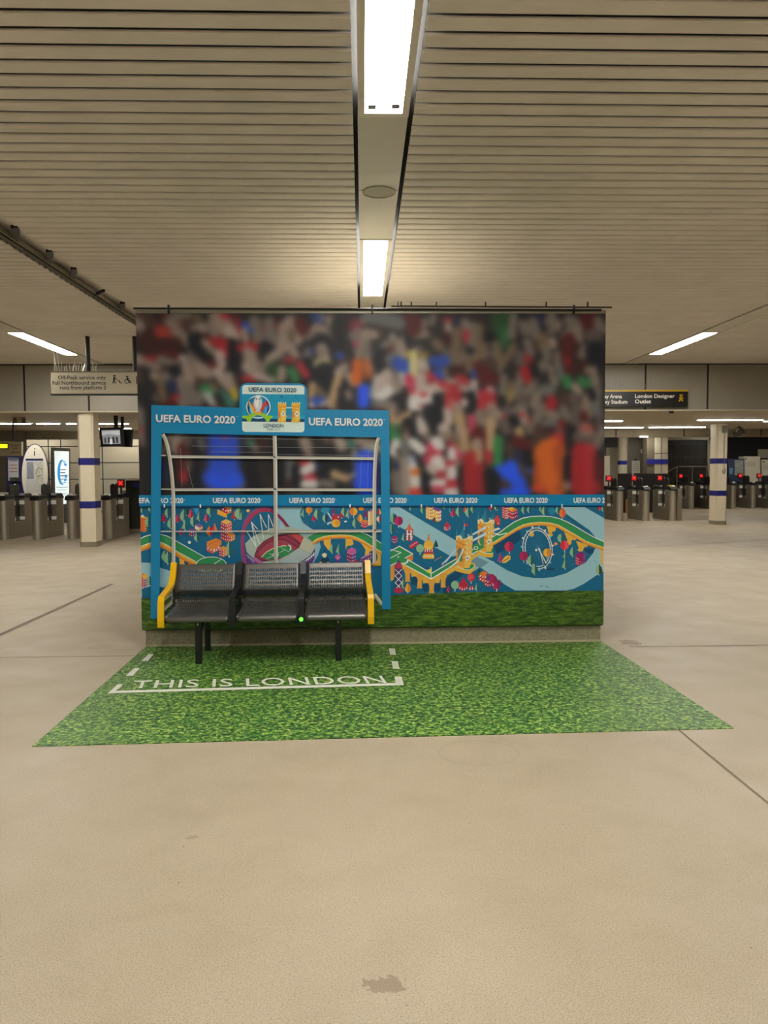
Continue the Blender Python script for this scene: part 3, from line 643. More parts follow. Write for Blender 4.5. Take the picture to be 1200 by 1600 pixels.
# column cable and hook, horn speaker
cx = 10.24; cy = 21.85-.225
t = thing('hanging_cable', 'thin grey cable with a hook down the face of the right banded column', 'cable', (cx, cy, 2.6))
MB().tube([(.05, -.02, .2), (.05, -.02, -.98)], .008, M('cable_grey', (130, 124, 108), .5), 6).build('cable', t)
MB().box(-.01, .11, -.06, 0, .02, .22, M('box_grey', (120, 116, 104), .5)).build('junction_box', t, bevel=.006)
hk = [(.05+.035*math.cos(a), -.02, -1.06+.08*math.sin(a)) for a in [math.radians(90-i*30) for i in range(11)]]
MB().tube(hk, .012, steeld, 6).build('hook', t)
t = thing('horn_speaker', 'grey horn loudspeaker tilted on the right banded column under the ceiling', 'speaker', tuple(map(float, P(1150, 675, 22.))), world=True)
MB().tube([P(1146, 680, 22.), P(1152, 677, 22.), P(1159, 671, 21.9)], .07, M('horn_dark', (74, 68, 58), .4, .3), 14, .14).build('horn', t, smooth=True)
MB().bar(P(1139, 676, 22.), P(1148, 676, 22.), .04, .04, black).build('bracket', t)

# ================================================================ the printed wall block
kw = M('block_wall', (150, 142, 122), .6, 0, .05, 2)
mb = MB(); mb.box(MX0+.03, MX1-.02, YP+.045, 10.1, 0, 3.02, kw); struct(mb.build('wall_block'))
plm = M('plinth_concrete', (150, 142, 116), .75, 0, .22, 40, .2)
mb = MB(); mb.box(MX0+.02, MX1-.012, YP+.02, YP+.06, 0, MZ0-.004, plm)
mb.box(MX0+.03, MX1-.012, YP+.008, YP+.022, 0, .02, M('plinth_bead', (186, 176, 146), .7))
struct(mb.build('baseboard_block'))
# frame above the print and the dark rails on the wall head
mb = MB(); mb.box(MX0, MX1, YP-.01, YP+.045, MZ1, MZ1+.028, M('head_channel', (140, 134, 116), .4, .3))
mb.box(MX0, MX1, YP+.0, YP+.045, MZ0-.012, MZ0, M('foot_shadow_line', (14, 22, 10), .5)); struct(mb.build('trim_3'))  # near-black strip paints the shadow line under the panel's bottom edge
t = thing('wall_head_rail', 'thin black double rail with little clips along the top of the mural', 'rail', (0, YP, 3.04), world=True)
MB().tube([(MX0-.01, YP-.03, 3.045), (MX1-.05, YP-.03, 3.035)], .009, black, 8).build('front_rail', t)
MB().tube([(.27, YP+.02, 3.078), (MX1+.06, YP+.02, 3.068)], .008, M('rail_dark_grey', (60, 58, 50), .5), 8).build('rear_rail', t)
q = MB()
for px in (265, 581.5, 895): x = P(px, 487, YP)[0]; q.box(x-.008, x+.008, YP-.045, YP-.01, 3.0, 3.075, black)
for px in (622, 627, 643, 682, 759, 854, 919): x = P(px, 480, YP)[0]; q.box(x-.006, x+.006, YP+.01, YP+.03, 3.07, 3.115, black)
q.build('clip', t)

mural = thing('crowd_mural', 'big printed wall panel: blurred football crowd above an illustrated city strip and grass', 'mural', (0, YP, MZ0), world=True)
# ---- crowd: soft out-of-focus people painted as vertex colours on a fine grid
PAL = dict(k=(34, 33, 36), K=(22, 24, 30), s=(130, 112, 100), S=(150, 130, 116), l=(180, 158, 146), w=(205, 196, 188), r=(160, 34, 40), R=(178, 44, 54), d=(84, 28, 28), D=(60, 32, 30),
           b=(44, 74, 170), B=(40, 84, 225), N=(34, 40, 78), g=(52, 120, 70), G=(40, 72, 40), o=(205, 96, 36), O=(170, 74, 34), y=(190, 158, 50), Y=(205, 190, 130), t=(176, 142, 104), n=(74, 54, 46), q=(104, 102, 98),
           p=(190, 60, 84), T=(112, 92, 70), e=(196, 60, 52), v=(58, 110, 96), L=(150, 160, 185), m=(96, 82, 76), M=(116, 104, 94))
TO = dict(a=(210, 485), b=(390, 485), c=(570, 485), d=(760, 485), e=(420, 660), f=(590, 630), g=(760, 630), h=(210, 620))
ST = """
a 0,60 100,60 70 M|a 80,40 160,120 60 n|a 40,130 110,290 45 S|a 150,300 330,330 120 D|a 250,190 390,230 60 e.6|a 230,240 300,240 30 e.5|a 330,60 520,60 45 M|a 250,60 340,60 20 d|a 340,110 470,190 45 s|a 470,130 480,160 22 r
a 520,140 560,200 60 n|a 600,70 640,80 30 T|a 600,170 710,150 45 M|a 650,160 690,200 30 S|a 400,190 520,310 50 s|a 480,290 520,300 30 S|a 130,470 210,480 26 r|a 260,420 430,440 30 d|a 590,300 700,470 70 K|a 350,330 420,330 60 D
a 780,60 790,250 50 s|a 850,100 960,230 80 S|a 870,50 910,70 26 R|a 930,200 990,260 50 l.7|a 1010,90 1060,230 32 r.7|a 1090,150 1180,190 42 b|a 1080,200 1100,300 36 S|a 950,330 970,560 60 K|a 780,310 880,330 50 r|a 870,380 890,440 40 R.8
a 690,310 740,370 34 S|a 750,390 860,440 36 s|a 1040,370 1180,340 38 r|a 840,440 860,540 50 l.8|a 1130,400 1140,520 60 S|a 1100,560 1180,640 46 l.7|a 1080,670 1160,690 30 R.8|a 40,480 90,530 50 S|a 100,520 230,560 40 s
a 250,480 400,530 40 M|a 470,470 510,500 42 w.6|a 560,480 620,520 44 M|a 390,580 450,600 44 K|a 590,560 720,620 70 s|a 650,560 690,620 48 S|a 740,510 800,560 30 d|a 820,600 870,680 48 l.8|a 930,640 960,740 40 S|a 850,680 940,770 34 S
a 500,570 560,700 44 S|a 180,640 220,660 40 S|a 300,640 340,690 44 M|a 250,690 290,900 36 T|a 80,620 110,900 70 k|a 40,600 60,700 30 n|a 360,720 400,800 40 N|a 450,680 490,850 40 s|a 520,760 620,900 60 M|a 690,740 740,800 50 g
a 770,740 800,780 30 T|a 400,860 470,920 40 r|a 430,900 470,940 30 S|a 720,840 770,900 46 w.6|a 850,830 960,920 50 v|a 980,800 1000,850 36 y|a 820,850 850,900 40 k|a 620,700 700,700 30 n
b 50,110 100,330 60 M|b 190,130 220,320 60 M|b 10,190 20,200 18 b|b 110,160 130,180 18 r.5|b 30,350 70,360 34 r|b 150,360 240,420 60 K|b 400,110 430,130 60 S|b 340,160 330,330 56 S|b 500,180 480,300 44 S|b 400,220 420,250 36 T|b 200,480 360,350 48 S|b 400,350 450,440 44 S|b 330,470 420,490 34 m
b 370,490 420,490 24 r|b 500,120 540,200 60 d|b 640,60 690,90 50 b.5|b 620,200 660,150 30 S|b 720,200 790,280 50 S|b 570,260 640,240 34 M|b 800,90 810,130 44 S|b 880,120 890,330 70 k|b 720,330 720,420 100 K|b 590,400 620,400 24 b.6|b 880,440 900,450 34 b.8
b 1040,130 1070,140 50 p.5|b 1050,330 1040,340 32 p.6|b 1150,220 1130,400 46 S|b 1000,240 1010,260 30 M|b 1100,400 1080,440 44 s|b 710,380 730,450 62 S|b 700,400 710,420 34 s|b 650,540 760,520 46 Y|b 680,560 700,580 34 Y|b 570,520 580,900 60 K|b 740,620 760,760 110 K.9|b 500,540 560,640 40 R.8
b 240,570 270,660 70 G.8|b 320,580 310,680 38 S|b 420,600 450,680 50 g.8|b 60,520 120,640 50 s|b 30,430 40,620 40 S|b 60,650 220,690 36 l.7|b 0,680 30,690 24 r|b 880,640 800,930 42 t|b 870,600 940,560 40 l.7|b 970,640 1020,720 36 S|b 1060,520 1060,700 50 o|b 1040,640 1060,700 40 o
b 1160,480 1180,600 40 s|b 620,740 600,860 40 t|b 680,780 730,850 36 T|b 640,900 720,900 46 b|b 1120,780 1120,920 56 B|b 970,820 980,850 36 s|b 900,780 920,900 30 k|b 590,930 620,940 24 w|b 760,900 700,940 20 l
c 60,60 340,120 70 q|c 60,230 90,240 48 S|c 20,330 20,400 40 M|c 270,250 280,270 32 w.6|c 170,370 180,390 34 q|c 160,460 180,560 80 K|c 460,80 560,180 70 d|c 440,190 470,220 40 d|c 590,100 580,220 30 M|c 620,240 550,250 30 s|c 700,320 740,360 46 T|c 820,140 820,210 36 S|c 780,90 870,90 26 R.6|c 800,260 810,290 50 D
c 900,90 930,180 36 N.6|c 990,120 1040,200 44 s|c 1000,230 1010,290 36 R|c 920,200 880,520 48 T|c 1080,150 1060,330 38 M|c 1140,160 1110,490 32 T|c 1180,350 1100,490 38 T|c 980,430 1040,570 36 T|c 890,600 930,620 60 D|c 340,330 370,430 52 S|c 350,470 370,480 34 l.8|c 240,480 290,450 50 q|c 250,560 250,580 50 m
c 330,520 400,560 64 b|c 370,590 390,580 34 b|c 480,430 480,620 44 Y|c 560,440 620,440 30 y.5|c 410,430 440,440 24 y.6|c 690,500 790,500 56 b.8|c 720,620 730,660 50 b|c 570,520 590,600 54 l|c 580,620 600,620 40 S|c 20,520 30,640 46 o.6|c 10,760 10,900 34 B|c 1080,610 1090,640 32 b|c 1140,560 1180,680 60 d
c 130,680 100,830 50 w.7|c 210,640 220,800 60 l|c 150,860 250,780 50 w|c 370,650 390,710 46 w.7|c 280,700 330,800 40 S|c 440,680 480,800 50 p|c 640,650 690,700 46 R.8|c 550,680 560,760 60 l|c 620,780 720,760 50 l|c 500,850 480,920 60 w|c 600,850 610,920 60 w|c 560,830 600,830 26 R.7|c 450,790 480,810 30 R.6
c 760,720 800,740 36 R|c 930,670 990,700 44 R.8|c 850,710 880,710 40 S|c 800,790 820,800 30 t|c 880,800 860,900 80 R.8|c 960,760 1020,780 36 S|c 980,900 990,920 36 l|c 1080,720 1090,850 36 w.6|c 850,920 880,940 40 t|c 1160,820 1160,920 46 R.8|c 350,850 370,930 44 k|c 720,860 740,930 44 K|c 100,920 270,930 40 q|c 1050,830 1070,930 36 K
d 130,80 150,250 80 G|d 180,200 190,350 46 g.5|d 90,60 200,80 40 G|d 270,60 250,250 42 M|d 20,260 60,260 40 K|d 90,340 140,500 42 T|d 270,350 200,480 34 T|d 140,520 160,540 36 T|d 330,450 340,500 60 m|d 360,130 380,200 44 M|d 500,60 540,120 40 N.7|d 460,120 500,250 50 M|d 560,270 560,360 50 T|d 640,60 620,110 50 M|d 700,130 710,160 40 s
d 650,300 660,340 40 S|d 590,380 600,440 40 M|d 400,310 440,420 40 M|d 560,520 520,650 38 M|d 620,560 640,600 30 s|d 700,430 700,560 36 M|d 720,560 730,650 36 q|d 440,560 500,620 40 K|d 400,460 430,500 30 r.8|d 380,590 400,680 50 r|d 820,100 900,150 60 M|d 850,180 780,260 50 M|d 900,210 910,280 50 s|d 980,90 1010,140 56 d|d 960,60 1060,60 36 d
d 810,290 800,450 64 d|d 800,480 820,600 44 d|d 790,480 800,520 20 r|d 1100,100 1110,160 44 M|d 1040,240 1090,330 60 m|d 960,380 950,440 46 M|d 1080,400 1130,520 100 K|d 940,540 960,600 60 D|d 1000,590 1060,580 36 s|d 1060,640 1080,720 44 s|d 790,680 800,730 48 g|d 940,690 990,720 50 g.8|d 870,750 910,800 40 S|d 900,350 880,330 30 D
d 30,500 40,540 50 n|d 20,640 60,680 60 d|d 170,660 160,820 38 M|d 250,720 230,880 36 T|d 330,700 300,850 40 M|d 460,740 400,800 46 M|d 250,800 220,900 30 y.4|d 540,650 560,680 30 k|d 650,660 680,720 36 s|d 560,780 640,780 50 q|d 640,880 660,920 44 r|d 600,920 620,940 30 R.6|d 760,850 760,920 50 n|d 860,840 880,930 40 m|d 980,870 990,930 46 s|d 1100,800 1080,920 44 M|d 1040,820 1050,860 34 K
d 30,800 60,930 50 R.8|d 30,770 60,790 36 w.5|d 500,840 480,930 50 s|d 340,880 380,920 50 m|d 150,880 170,930 40 k
h 60,180 90,300 44 M|h 70,330 90,450 44 s.8|h 140,100 150,900 40 k|h 90,560 120,900 60 k|h 60,320 60,340 24 r.6|h 100,60 170,60 40 k|h 290,70 400,60 30 d|h 470,40 540,60 40 M
h 340,400 340,500 40 M|h 420,420 420,520 50 S|h 500,400 520,450 44 m|h 470,500 480,800 44 d|h 480,760 490,820 36 R.8|h 650,450 650,490 38 q|h 550,640 540,700 34 m|h 600,500 620,900 40 K|h 300,640 310,840 36 N|h 560,800 580,860 26 k
h 880,420 880,830 150 B.75|h 760,800 1000,820 90 B.75|h 880,500 880,700 130 b.4|h 880,380 900,390 40 p.5|h 1130,450 1160,460 34 v|h 1180,500 1200,520 30 s|h 1130,600 1180,880 70 K|h 700,960 900,960 20 N
e 40,190 50,400 30 K|e 130,260 300,280 60 K|e 350,180 370,240 56 S|e 560,160 580,180 34 m|e 690,170 720,230 56 S|e 700,190 720,210 36 l.6|e 810,190 820,220 40 v|e 900,170 1060,230 60 S|e 850,300 860,330 36 S|e 960,280 1080,260 50 Y.6|e 210,380 210,520 44 q|e 400,310 410,320 34 s
e 340,390 400,420 46 R.8|e 350,480 440,430 48 w|e 380,560 460,550 44 R|e 350,610 460,610 44 w|e 560,350 600,600 110 K|e 650,510 760,540 46 t|e 780,510 830,510 34 S|e 540,600 620,620 44 M|e 720,430 780,450 60 K|e 960,380 980,640 110 B|e 890,600 960,690 60 B.8|e 1080,420 1090,640 40 N|e 120,420 100,600 50 K|e 260,450 270,600 40 K
e 200,700 500,700 20 q|e 700,690 780,700 30 K|e 0,700 60,700 20 n|e 480,420 500,440 24 N
f 130,80 150,200 34 t|f 210,180 300,110 34 t|f 130,240 200,240 40 g.6|f 140,300 180,340 50 g|f 60,20 150,30 40 s|f 300,200 370,330 60 K|f 270,260 290,380 46 n|f 280,320 290,360 34 s|f 440,170 450,260 62 l|f 440,200 450,210 36 w.5|f 350,30 520,20 44 w|f 440,50 500,90 40 l|f 420,20 480,20 18 r.5|f 540,100 600,200 100 K|f 490,330 510,350 40 M
f 180,400 160,480 50 w|f 350,390 440,470 48 w|f 210,470 240,540 30 n|f 270,420 280,560 50 q|f 230,600 220,830 80 M|f 300,600 310,850 66 S|f 350,560 360,620 44 L|f 370,640 390,860 56 w|f 360,680 390,680 34 o|f 350,880 430,880 44 e|f 180,600 190,640 26 N|f 400,540 430,620 34 k|f 460,700 470,860 40 K|f 440,560 480,500 24 n
f 650,250 670,300 60 l|f 650,320 690,330 40 s|f 530,430 540,500 50 p|f 500,560 540,600 50 p.8|f 580,380 610,420 54 w|f 560,500 620,505 32 R|f 590,580 610,620 72 w|f 520,640 560,670 46 l|f 620,700 650,720 40 R.8|f 560,790 640,790 44 w|f 560,850 640,860 40 p.8|f 730,410 760,400 40 R|f 740,480 740,530 50 w|f 700,600 740,600 36 R|f 740,660 730,720 50 w|f 720,800 760,800 46 R|f 700,880 780,880 42 w|f 800,430 810,520 36 p.8|f 800,600 790,640 30 S|f 820,640 830,880 30 K
f 690,60 700,180 46 l|f 800,100 860,460 50 t|f 790,250 800,340 30 S|f 760,330 790,400 36 T|f 850,480 870,530 30 s|f 700,10 760,30 44 R.6|f 780,30 800,60 40 S|f 930,140 940,280 40 p.8|f 940,40 960,60 50 K|f 1020,20 1050,30 50 R.7|f 1000,100 1030,180 50 s|f 1120,40 1150,90 50 S|f 1100,180 1100,450 44 T|f 990,310 1050,420 70 d|f 980,400 980,560 54 t|f 990,380 990,420 36 S|f 900,540 900,860 60 r.8|f 1010,640 1020,880 56 r.7|f 940,500 960,880 40 r.6
f 1090,500 1110,570 46 R.7|f 1170,380 1180,560 44 g|f 1130,620 1160,630 30 g.7|f 1110,700 1130,880 60 K
g 50,100 60,200 60 s|g 40,180 40,440 42 t|g 20,500 40,560 36 R.7|g 120,360 110,600 46 g|g 60,640 90,640 30 G|g 100,90 140,120 36 S|g 180,130 190,150 30 r.6|g 200,60 260,120 44 m|g 300,50 360,60 44 M|g 260,170 290,220 50 K|g 360,110 380,180 46 S|g 340,110 370,120 20 R.8|g 420,230 430,270 36 M|g 320,270 330,300 46 t.8|g 300,380 400,420 60 d|g 440,170 440,200 30 r.6|g 180,200 200,260 50 m
g 550,40 480,200 44 M|g 520,250 490,400 50 n|g 620,50 660,30 34 r|g 630,110 680,130 50 s|g 630,200 650,220 52 q|g 630,290 620,360 64 D|g 610,330 630,400 50 n|g 740,210 750,230 34 r|g 760,60 800,140 44 M|g 700,330 770,400 50 R.8|g 800,240 820,300 50 D|g 880,40 880,380 44 m|g 820,380 840,450 50 k|g 980,60 1000,120 50 s|g 1090,30 1090,80 46 q|g 960,110 980,150 34 d
g 980,250 1000,300 64 s|g 950,240 1040,250 36 e.5|g 1000,370 1000,400 50 m|g 1130,300 1080,440 46 M|g 1150,250 1140,300 40 M|g 1080,490 1110,500 40 k|g 230,450 250,480 50 n|g 240,520 240,560 30 n|g 240,640 220,700 80 B|g 120,650 180,660 40 B|g 300,700 330,870 76 B.9|g 170,880 400,880 40 B.8|g 350,620 380,700 34 n|g 420,620 430,660 30 b|g 180,780 200,820 30 n|g 60,700 60,880 50 K
g 540,480 540,820 70 o|g 650,430 680,860 90 o|g 720,450 730,830 56 O|g 600,620 640,760 70 o|g 480,840 560,850 40 e.7|g 560,400 600,410 36 o|g 480,540 500,780 30 O|g 800,560 800,750 40 K|g 790,800 800,830 34 s|g 930,480 950,850 90 r|g 1020,500 1030,860 70 R.7|g 1110,560 1110,850 44 d|g 880,600 890,850 50 r|g 1000,440 1040,440 40 R.7|g 400,500 430,600 40 K|g 300,470 330,540 30 N|g 1080,800 1100,850 40 R.6|g 820,300 860,250 30 K
"""
nx, nz = 330, 134
xs = np.linspace(MX0, MX1, nx); z0c = P(580, 773, YP)[2]-.02; zs = np.linspace(z0c, MZ1, nz)
XX, ZZ = np.meshgrid(xs, zs)
dd = np.stack([XX, np.full_like(XX, YP), ZZ-EYE], -1)
dep = dd@fwd; PX = 600+FOC*(dd@rgt)/dep; PY = 800-FOC*(dd@up)/dep
img = np.zeros(XX.shape+(3,)); img[:] = (46, 40, 38)
rs = np.random.RandomState(3)
def blob(x0, y0, x1, y1, r, col, al):
    global img
    dx, dy = x1-x0, y1-y0; L2 = dx*dx+dy*dy+1e-6
    t_ = np.clip(((PX-x0)*dx+(PY-y0)*dy)/L2, 0, 1)
    d = np.hypot(PX-x0-t_*dx, PY-y0-t_*dy)
    s = .55*r
    a = al*np.clip((r+s*.5-d)/s, 0, 1); a = a*a*(3-2*a)
    img = img*(1-a[..., None])+np.array(col)*a[..., None]
cols = [PAL[c] for c in 'mMsndkKDkM']
for i in range(420):
    x = rs.uniform(213, 947); y = rs.uniform(490, 775); ang = rs.normal(1.57, .6); ln = rs.uniform(0, 14); r = rs.uniform(4, 9)
    if y > 675 and rs.rand() < .6: continue
    blob(x, y, x+ln*math.cos(ang), y+ln*math.sin(ang), r, cols[rs.randint(len(cols))], .8)
for ent in ST.replace('\n', '|').split('|'):
    ent = ent.strip()
    if not ent: continue
    tl, p, q, r, cc = (ent.split()+[''])[:5]
    ox, oy = TO[tl]; S_ = 6.316; f = lambda s: [float(v)/S_ for v in s.split(',')]
    p = f(p); q = f(q); al = float(cc[1:]) if len(cc) > 1 else .92
    blob(p[0]+ox, p[1]+oy, q[0]+ox, q[1]+oy, float(r)/S_*1.05, PAL[cc[0]], al)
# soften once over, as an out-of-focus picture is
for _ in range(9):
    pd = np.pad(img, ((1, 1), (1, 1), (0, 0)), mode='edge')
    img = (pd[1:-1, 1:-1]*2+pd[:-2, 1:-1]+pd[2:, 1:-1]+pd[1:-1, :-2]+pd[1:-1, 2:])/6
me = bpy.data.meshes.new('crowd_print')
V = np.stack([XX.ravel(), np.zeros(XX.size), ZZ.ravel()-MZ0], 1)
idx = np.arange(nx*nz).reshape(nz, nx)
Fc = np.stack([idx[:-1, :-1].ravel(), idx[:-1, 1:].ravel(), idx[1:, 1:].ravel(), idx[1:, :-1].ravel()], 1)
me.from_pydata(V.tolist(), [], Fc.tolist())
ca = me.color_attributes.new('print', 'FLOAT_COLOR', 'POINT')
img = img*np.array([1.03, 1.06, 1.10]); c = np.clip(img, 0, 245)/255.; c = np.where(c <= .04045, c/12.92, ((c+.055)/1.055)**2.4)
ca.data.foreach_set('color', np.concatenate([c.reshape(-1, 3), np.ones((nx*nz, 1))], 1).astype('f').ravel())
cm = bpy.data.materials.new('crowd_photo_print'); cm.use_nodes = True
at = cm.node_tree.nodes.new('ShaderNodeAttribute'); at.attribute_name = 'print'
bs = cm.node_tree.nodes['Principled BSDF']; cm.node_tree.links.new(at.outputs['Color'], bs.inputs['Base Color']); bs.inputs['Roughness'].default_value = .5; bs.inputs['Specular IOR Level'].default_value = .35
me.materials.append(cm); o = bpy.data.objects.new('crowd_print', me); C.objects.link(o); o.parent = mural

# ---- flat art printed on the panel: polygons given where they stand on the wall
class Art:
    def __init__(s, y0, step=.00022, clip=None): s.mb = MB(); s.y0 = y0; s.y = y0; s.bb = []; s.step = step; s.clip = clip; s.o = (0, 0); s.k = 1.
    def org(s, ox, oy, k): s.o = (ox, oy); s.k = k; return s
    def w(s, p):
        q = P(s.o[0]+p[0]/s.k, s.o[1]+p[1]/s.k, s.y0p); return (q[0], q[2])
    y0p = YP
    def poly(s, pts, col):
        w = [s.w(p) for p in pts]
        if s.clip:
            for ax, lim, sg in ((0, s.clip[0], 1), (0, s.clip[1], -1), (1, s.clip[2], 1), (1, s.clip[3], -1)):
                out = []
                for i in range(len(w)):
                    a = w[i-1]; b = w[i]; ia = sg*(a[ax]-lim) >= 0; ib = sg*(b[ax]-lim) >= 0
                    if ia != ib:
                        t_ = (lim-a[ax])/(b[ax]-a[ax]); out.append((a[0]+t_*(b[0]-a[0]), a[1]+t_*(b[1]-a[1])))
                    if ib: out.append(b)
                w = out
                if len(w) < 3: return
        xs_ = [a[0] for a in w]; zs_ = [a[1] for a in w]; bx_ = (min(xs_), max(xs_), min(zs_), max(zs_)); e_ = .0004
        lv_ = 1+max([l for (a, b, c_, d, l) in s.bb if a < bx_[1]-e_ and b > bx_[0]+e_ and c_ < bx_[3]-e_ and d > bx_[2]+e_], default=0)
        s.bb.append((*bx_, lv_)); yl = s.y0-s.step*lv_; s.y = min(s.y, yl)
        nm = 'print_%02x%02x%02x' % tuple(int(v) for v in col)
        s.mb.add([(a[0], yl, a[1]) for a in w], [list(range(len(w)))], M(nm, col, .4, spec=.35))
    def line(s, pts, wd, col):
        for i in range(len(pts)-1):
            (x0, y0), (x1, y1) = pts[i], pts[i+1]; L_ = math.hypot(x1-x0, y1-y0) or 1; nx_, ny_ = -(y1-y0)/L_*wd/2, (x1-x0)/L_*wd/2
            ex, ey = (x1-x0)/L_*wd*.2, (y1-y0)/L_*wd*.2
            s.poly([(x0+nx_-ex, y0+ny_-ey), (x1+nx_+ex, y1+ny_+ey), (x1-nx_+ex, y1-ny_+ey), (x0-nx_-ex, y0-ny_-ey)], col)
    def ell(s, cx, cy, rx, ry, col, n=20, a0=0, a1=360):
        s.poly([(cx+rx*math.cos(math.radians(a0+(a1-a0)*i/n)), cy+ry*math.sin(math.radians(a0+(a1-a0)*i/n))) for i in range(n+(0 if a1-a0 == 360 else 1))], col)
    def band(s, top, bot, col):                  # ribbon between two point rows, as quads
        for i in range(len(top)-1): s.poly([top[i], top[i+1], bot[i+1], bot[i]], col)
TEAL = (18, 100, 132); DTEAL = (14, 72, 104); RIV = (152, 190, 194); GRN = (52, 142, 82); LG = (140, 184, 140); DG = (40, 96, 100); WH = (228, 232, 222)
YEL = (238, 176, 60); ORA = (224, 130, 50); RED = (196, 44, 62); MAR = (150, 36, 84); PUR = (104, 60, 130); CRM = (240, 214, 160); NAV = (24, 52, 92)
art = Art(YP-.0006, clip=(MX0, MX1, MZ0, MZ1))
zt = 790.5
art.poly([(205, zt), (955, zt), (955, 945), (205, 945)], TEAL)
def tree(x, y, h, kind, col, dk):
    w = h*.30
    art.line([(x, y), (x, y-h*.3)], h*.06, WH)
    if kind == 'c': art.poly([(x, y-h), (x-w, y-h*.18), (x, y-h*.1)], col); art.poly([(x, y-h), (x, y-h*.1), (x+w, y-h*.18)], dk)
    elif kind == 'l':
        L_ = [(x, y-h), (x-w*.8, y-h*.65), (x-w, y-h*.35), (x-w*.5, y-h*.12), (x, y-h*.08)]; art.poly(L_, col)
        art.poly([(x, y-h), (x, y-h*.08), (x+w*.5, y-h*.12), (x+w, y-h*.35), (x+w*.8, y-h*.65)], dk)
    else: art.ell(x, y-h*.6, w*1.25, h*.4, dk, 14); art.poly([(x+w*1.25*math.cos(math.radians(a)), y-h*.6+h*.4*math.sin(math.radians(a))) for a in range(90, 271, 20)], col)
def bld(x, y, w, d, h, fl, fr, rf, win=WH, nw=3):    # isometric block; x,y = bottom front corner
    k = .5
    art.poly([(x, y), (x-w, y-w*k), (x-w, y-w*k-h), (x, y-h)], fl)
    art.poly([(x, y), (x+d, y-d*k), (x+d, y-d*k-h), (x, y-h)], fr)
    art.poly([(x, y-h), (x-w, y-w*k-h), (x-w+d, y-(w+d)*k-h), (x+d, y-d*k-h)], rf)
    for i in range(nw):
        for j in range(max(1, int(h/max(8., w*.6)))):
            u = (i+.5)/nw; v = (j+.5)/max(1, int(h/max(8., w*.6))); s_ = w/nw*.24; t_ = s_*1.2
            for sg, ww in ((-1, w), (1, d)):
                cx = x+sg*ww*u; cy = y-ww*u*k-h*v
                art.poly([(cx-s_, cy-t_-sg*s_*k), (cx+s_, cy-t_+sg*s_*k), (cx+s_, cy+t_+sg*s_*k), (cx-s_, cy+t_-sg*s_*k)], win)
def blades(x, y, k=1.): art.line([(x-6*k, y), (x-3*k, y+3*k), (x, y-2*k), (x+3*k, y+3*k), (x+6*k, y-1*k)], 1.6*k, (80, 130, 150))
# ------- left part (origin 210,780, scale 7.06)
art.org(210, 780, 7.06)
art.poly([(0, 690), (190, 705), (190, 1000), (0, 1090)], RIV); art.poly([(0, 690), (300, 760), (420, 800), (420, 1000), (300, 970), (190, 1000), (0, 1090)], RIV)
art.poly([(60, 1000), (200, 950), (450, 1000), (450, 1100), (60, 1100)], TEAL)
top = [(55, 442), (110, 412), (170, 395), (230, 385), (300, 390), (360, 405), (430, 440), (480, 470), (780, 640)]
bot = [(55, 528), (110, 505), (170, 484), (230, 470), (300, 478), (360, 505), (430, 548), (480, 580), (700, 700)]
art.poly([(480, 590), (700, 700), (700, 760), (480, 760), (500, 700), (490, 640)], ORA); art.poly([(500, 620), (560, 650), (545, 700), (620, 720), (620, 760), (500, 760)], YEL)
art.ell(575, 690, 26, 34, DTEAL); art.ell(640, 720, 18, 26, DTEAL)
art.band([(x, y+30) for x, y in bot], [(x, y+58) for x, y in bot], ORA); art.band(bot, [(x, y+34) for x, y in bot], YEL)
art.band(top, bot, GRN); art.line(top, 9, WH); art.line(bot, 8, WH)
art.ell(850, 720, 170, 88, WH, 36); art.ell(850, 720, 161, 80, GRN, 36); art.line([(870, 720), (960, 660)], 8, WH)
bld(105, 365, 45, 30, 150, (224, 110, 50), (238, 150, 50), YEL, (170, 60, 60), 2); art.ell(90, 185, 14, 14, WH)
tree(150, 300, 110, 'l', LG, DG); tree(85, 150, 60, 'l', LG, DG); tree(175, 150, 70, 'r', LG, DG)
for x, y, h, k, c, d in ((325, 260, 110, 'c', RED, MAR), (365, 200, 110, 'l', LG, DG), (400, 330, 130, 'l', LG, DG), (475, 260, 100, 'c', (220, 70, 110), RED), (545, 255, 150, 'l', LG, DG), (560, 345, 130, 'c', LG, DG),
                         (625, 220, 120, 'c', (220, 80, 90), MAR), (650, 300, 120, 'l', LG, DG), (715, 240, 110, 'c', LG, DG), (795, 255, 110, 'c', (220, 90, 110), MAR), (835, 195, 110, 'r', LG, DG), (575, 180, 90, 'l', DG, (30, 60, 70)),
                         (515, 400, 90, 'c', RED, MAR), (690, 470, 110, 'l', LG, DG), (830, 410, 120, 'l', ORA, RED), (885, 360, 100, 'c', (220, 60, 80), ORA), (1105, 230, 120, 'c', RED, MAR), (1140, 220, 130, 'l', LG, DG), (1175, 225, 90, 'c', LG, DG),
                         (335, 690, 130, 'l', LG, DG), (370, 720, 150, 'l', LG, DG), (1045, 640, 200, 'c', LG, DG), (170, 960, 120, 'l', LG, (30, 50, 60))):
    tree(x, y, h, k, c, d)
art.poly([(640, 90), (720, 90), (690, 180)], (60, 150, 190)); art.ell(608, 476, 17, 17, WH); art.ell(608, 476, 7, 7, CRM)
bld(640, 420, 42, 40, 60, MAR, PUR, (120, 70, 150), WH, 2); bld(715, 350, 46, 40, 40, CRM, ORA, (130, 90, 160), WH, 2)
art.poly([(915, 110), (1020, 160), (1020, 205), (915, 165)], YEL); bld(1025, 165, 60, 45, 60, RED, ORA, YEL, WH, 2)
for i in range(6): art.line([(925+i*16, 130+i*8), (925+i*16, 170+i*7)], 4, ORA)
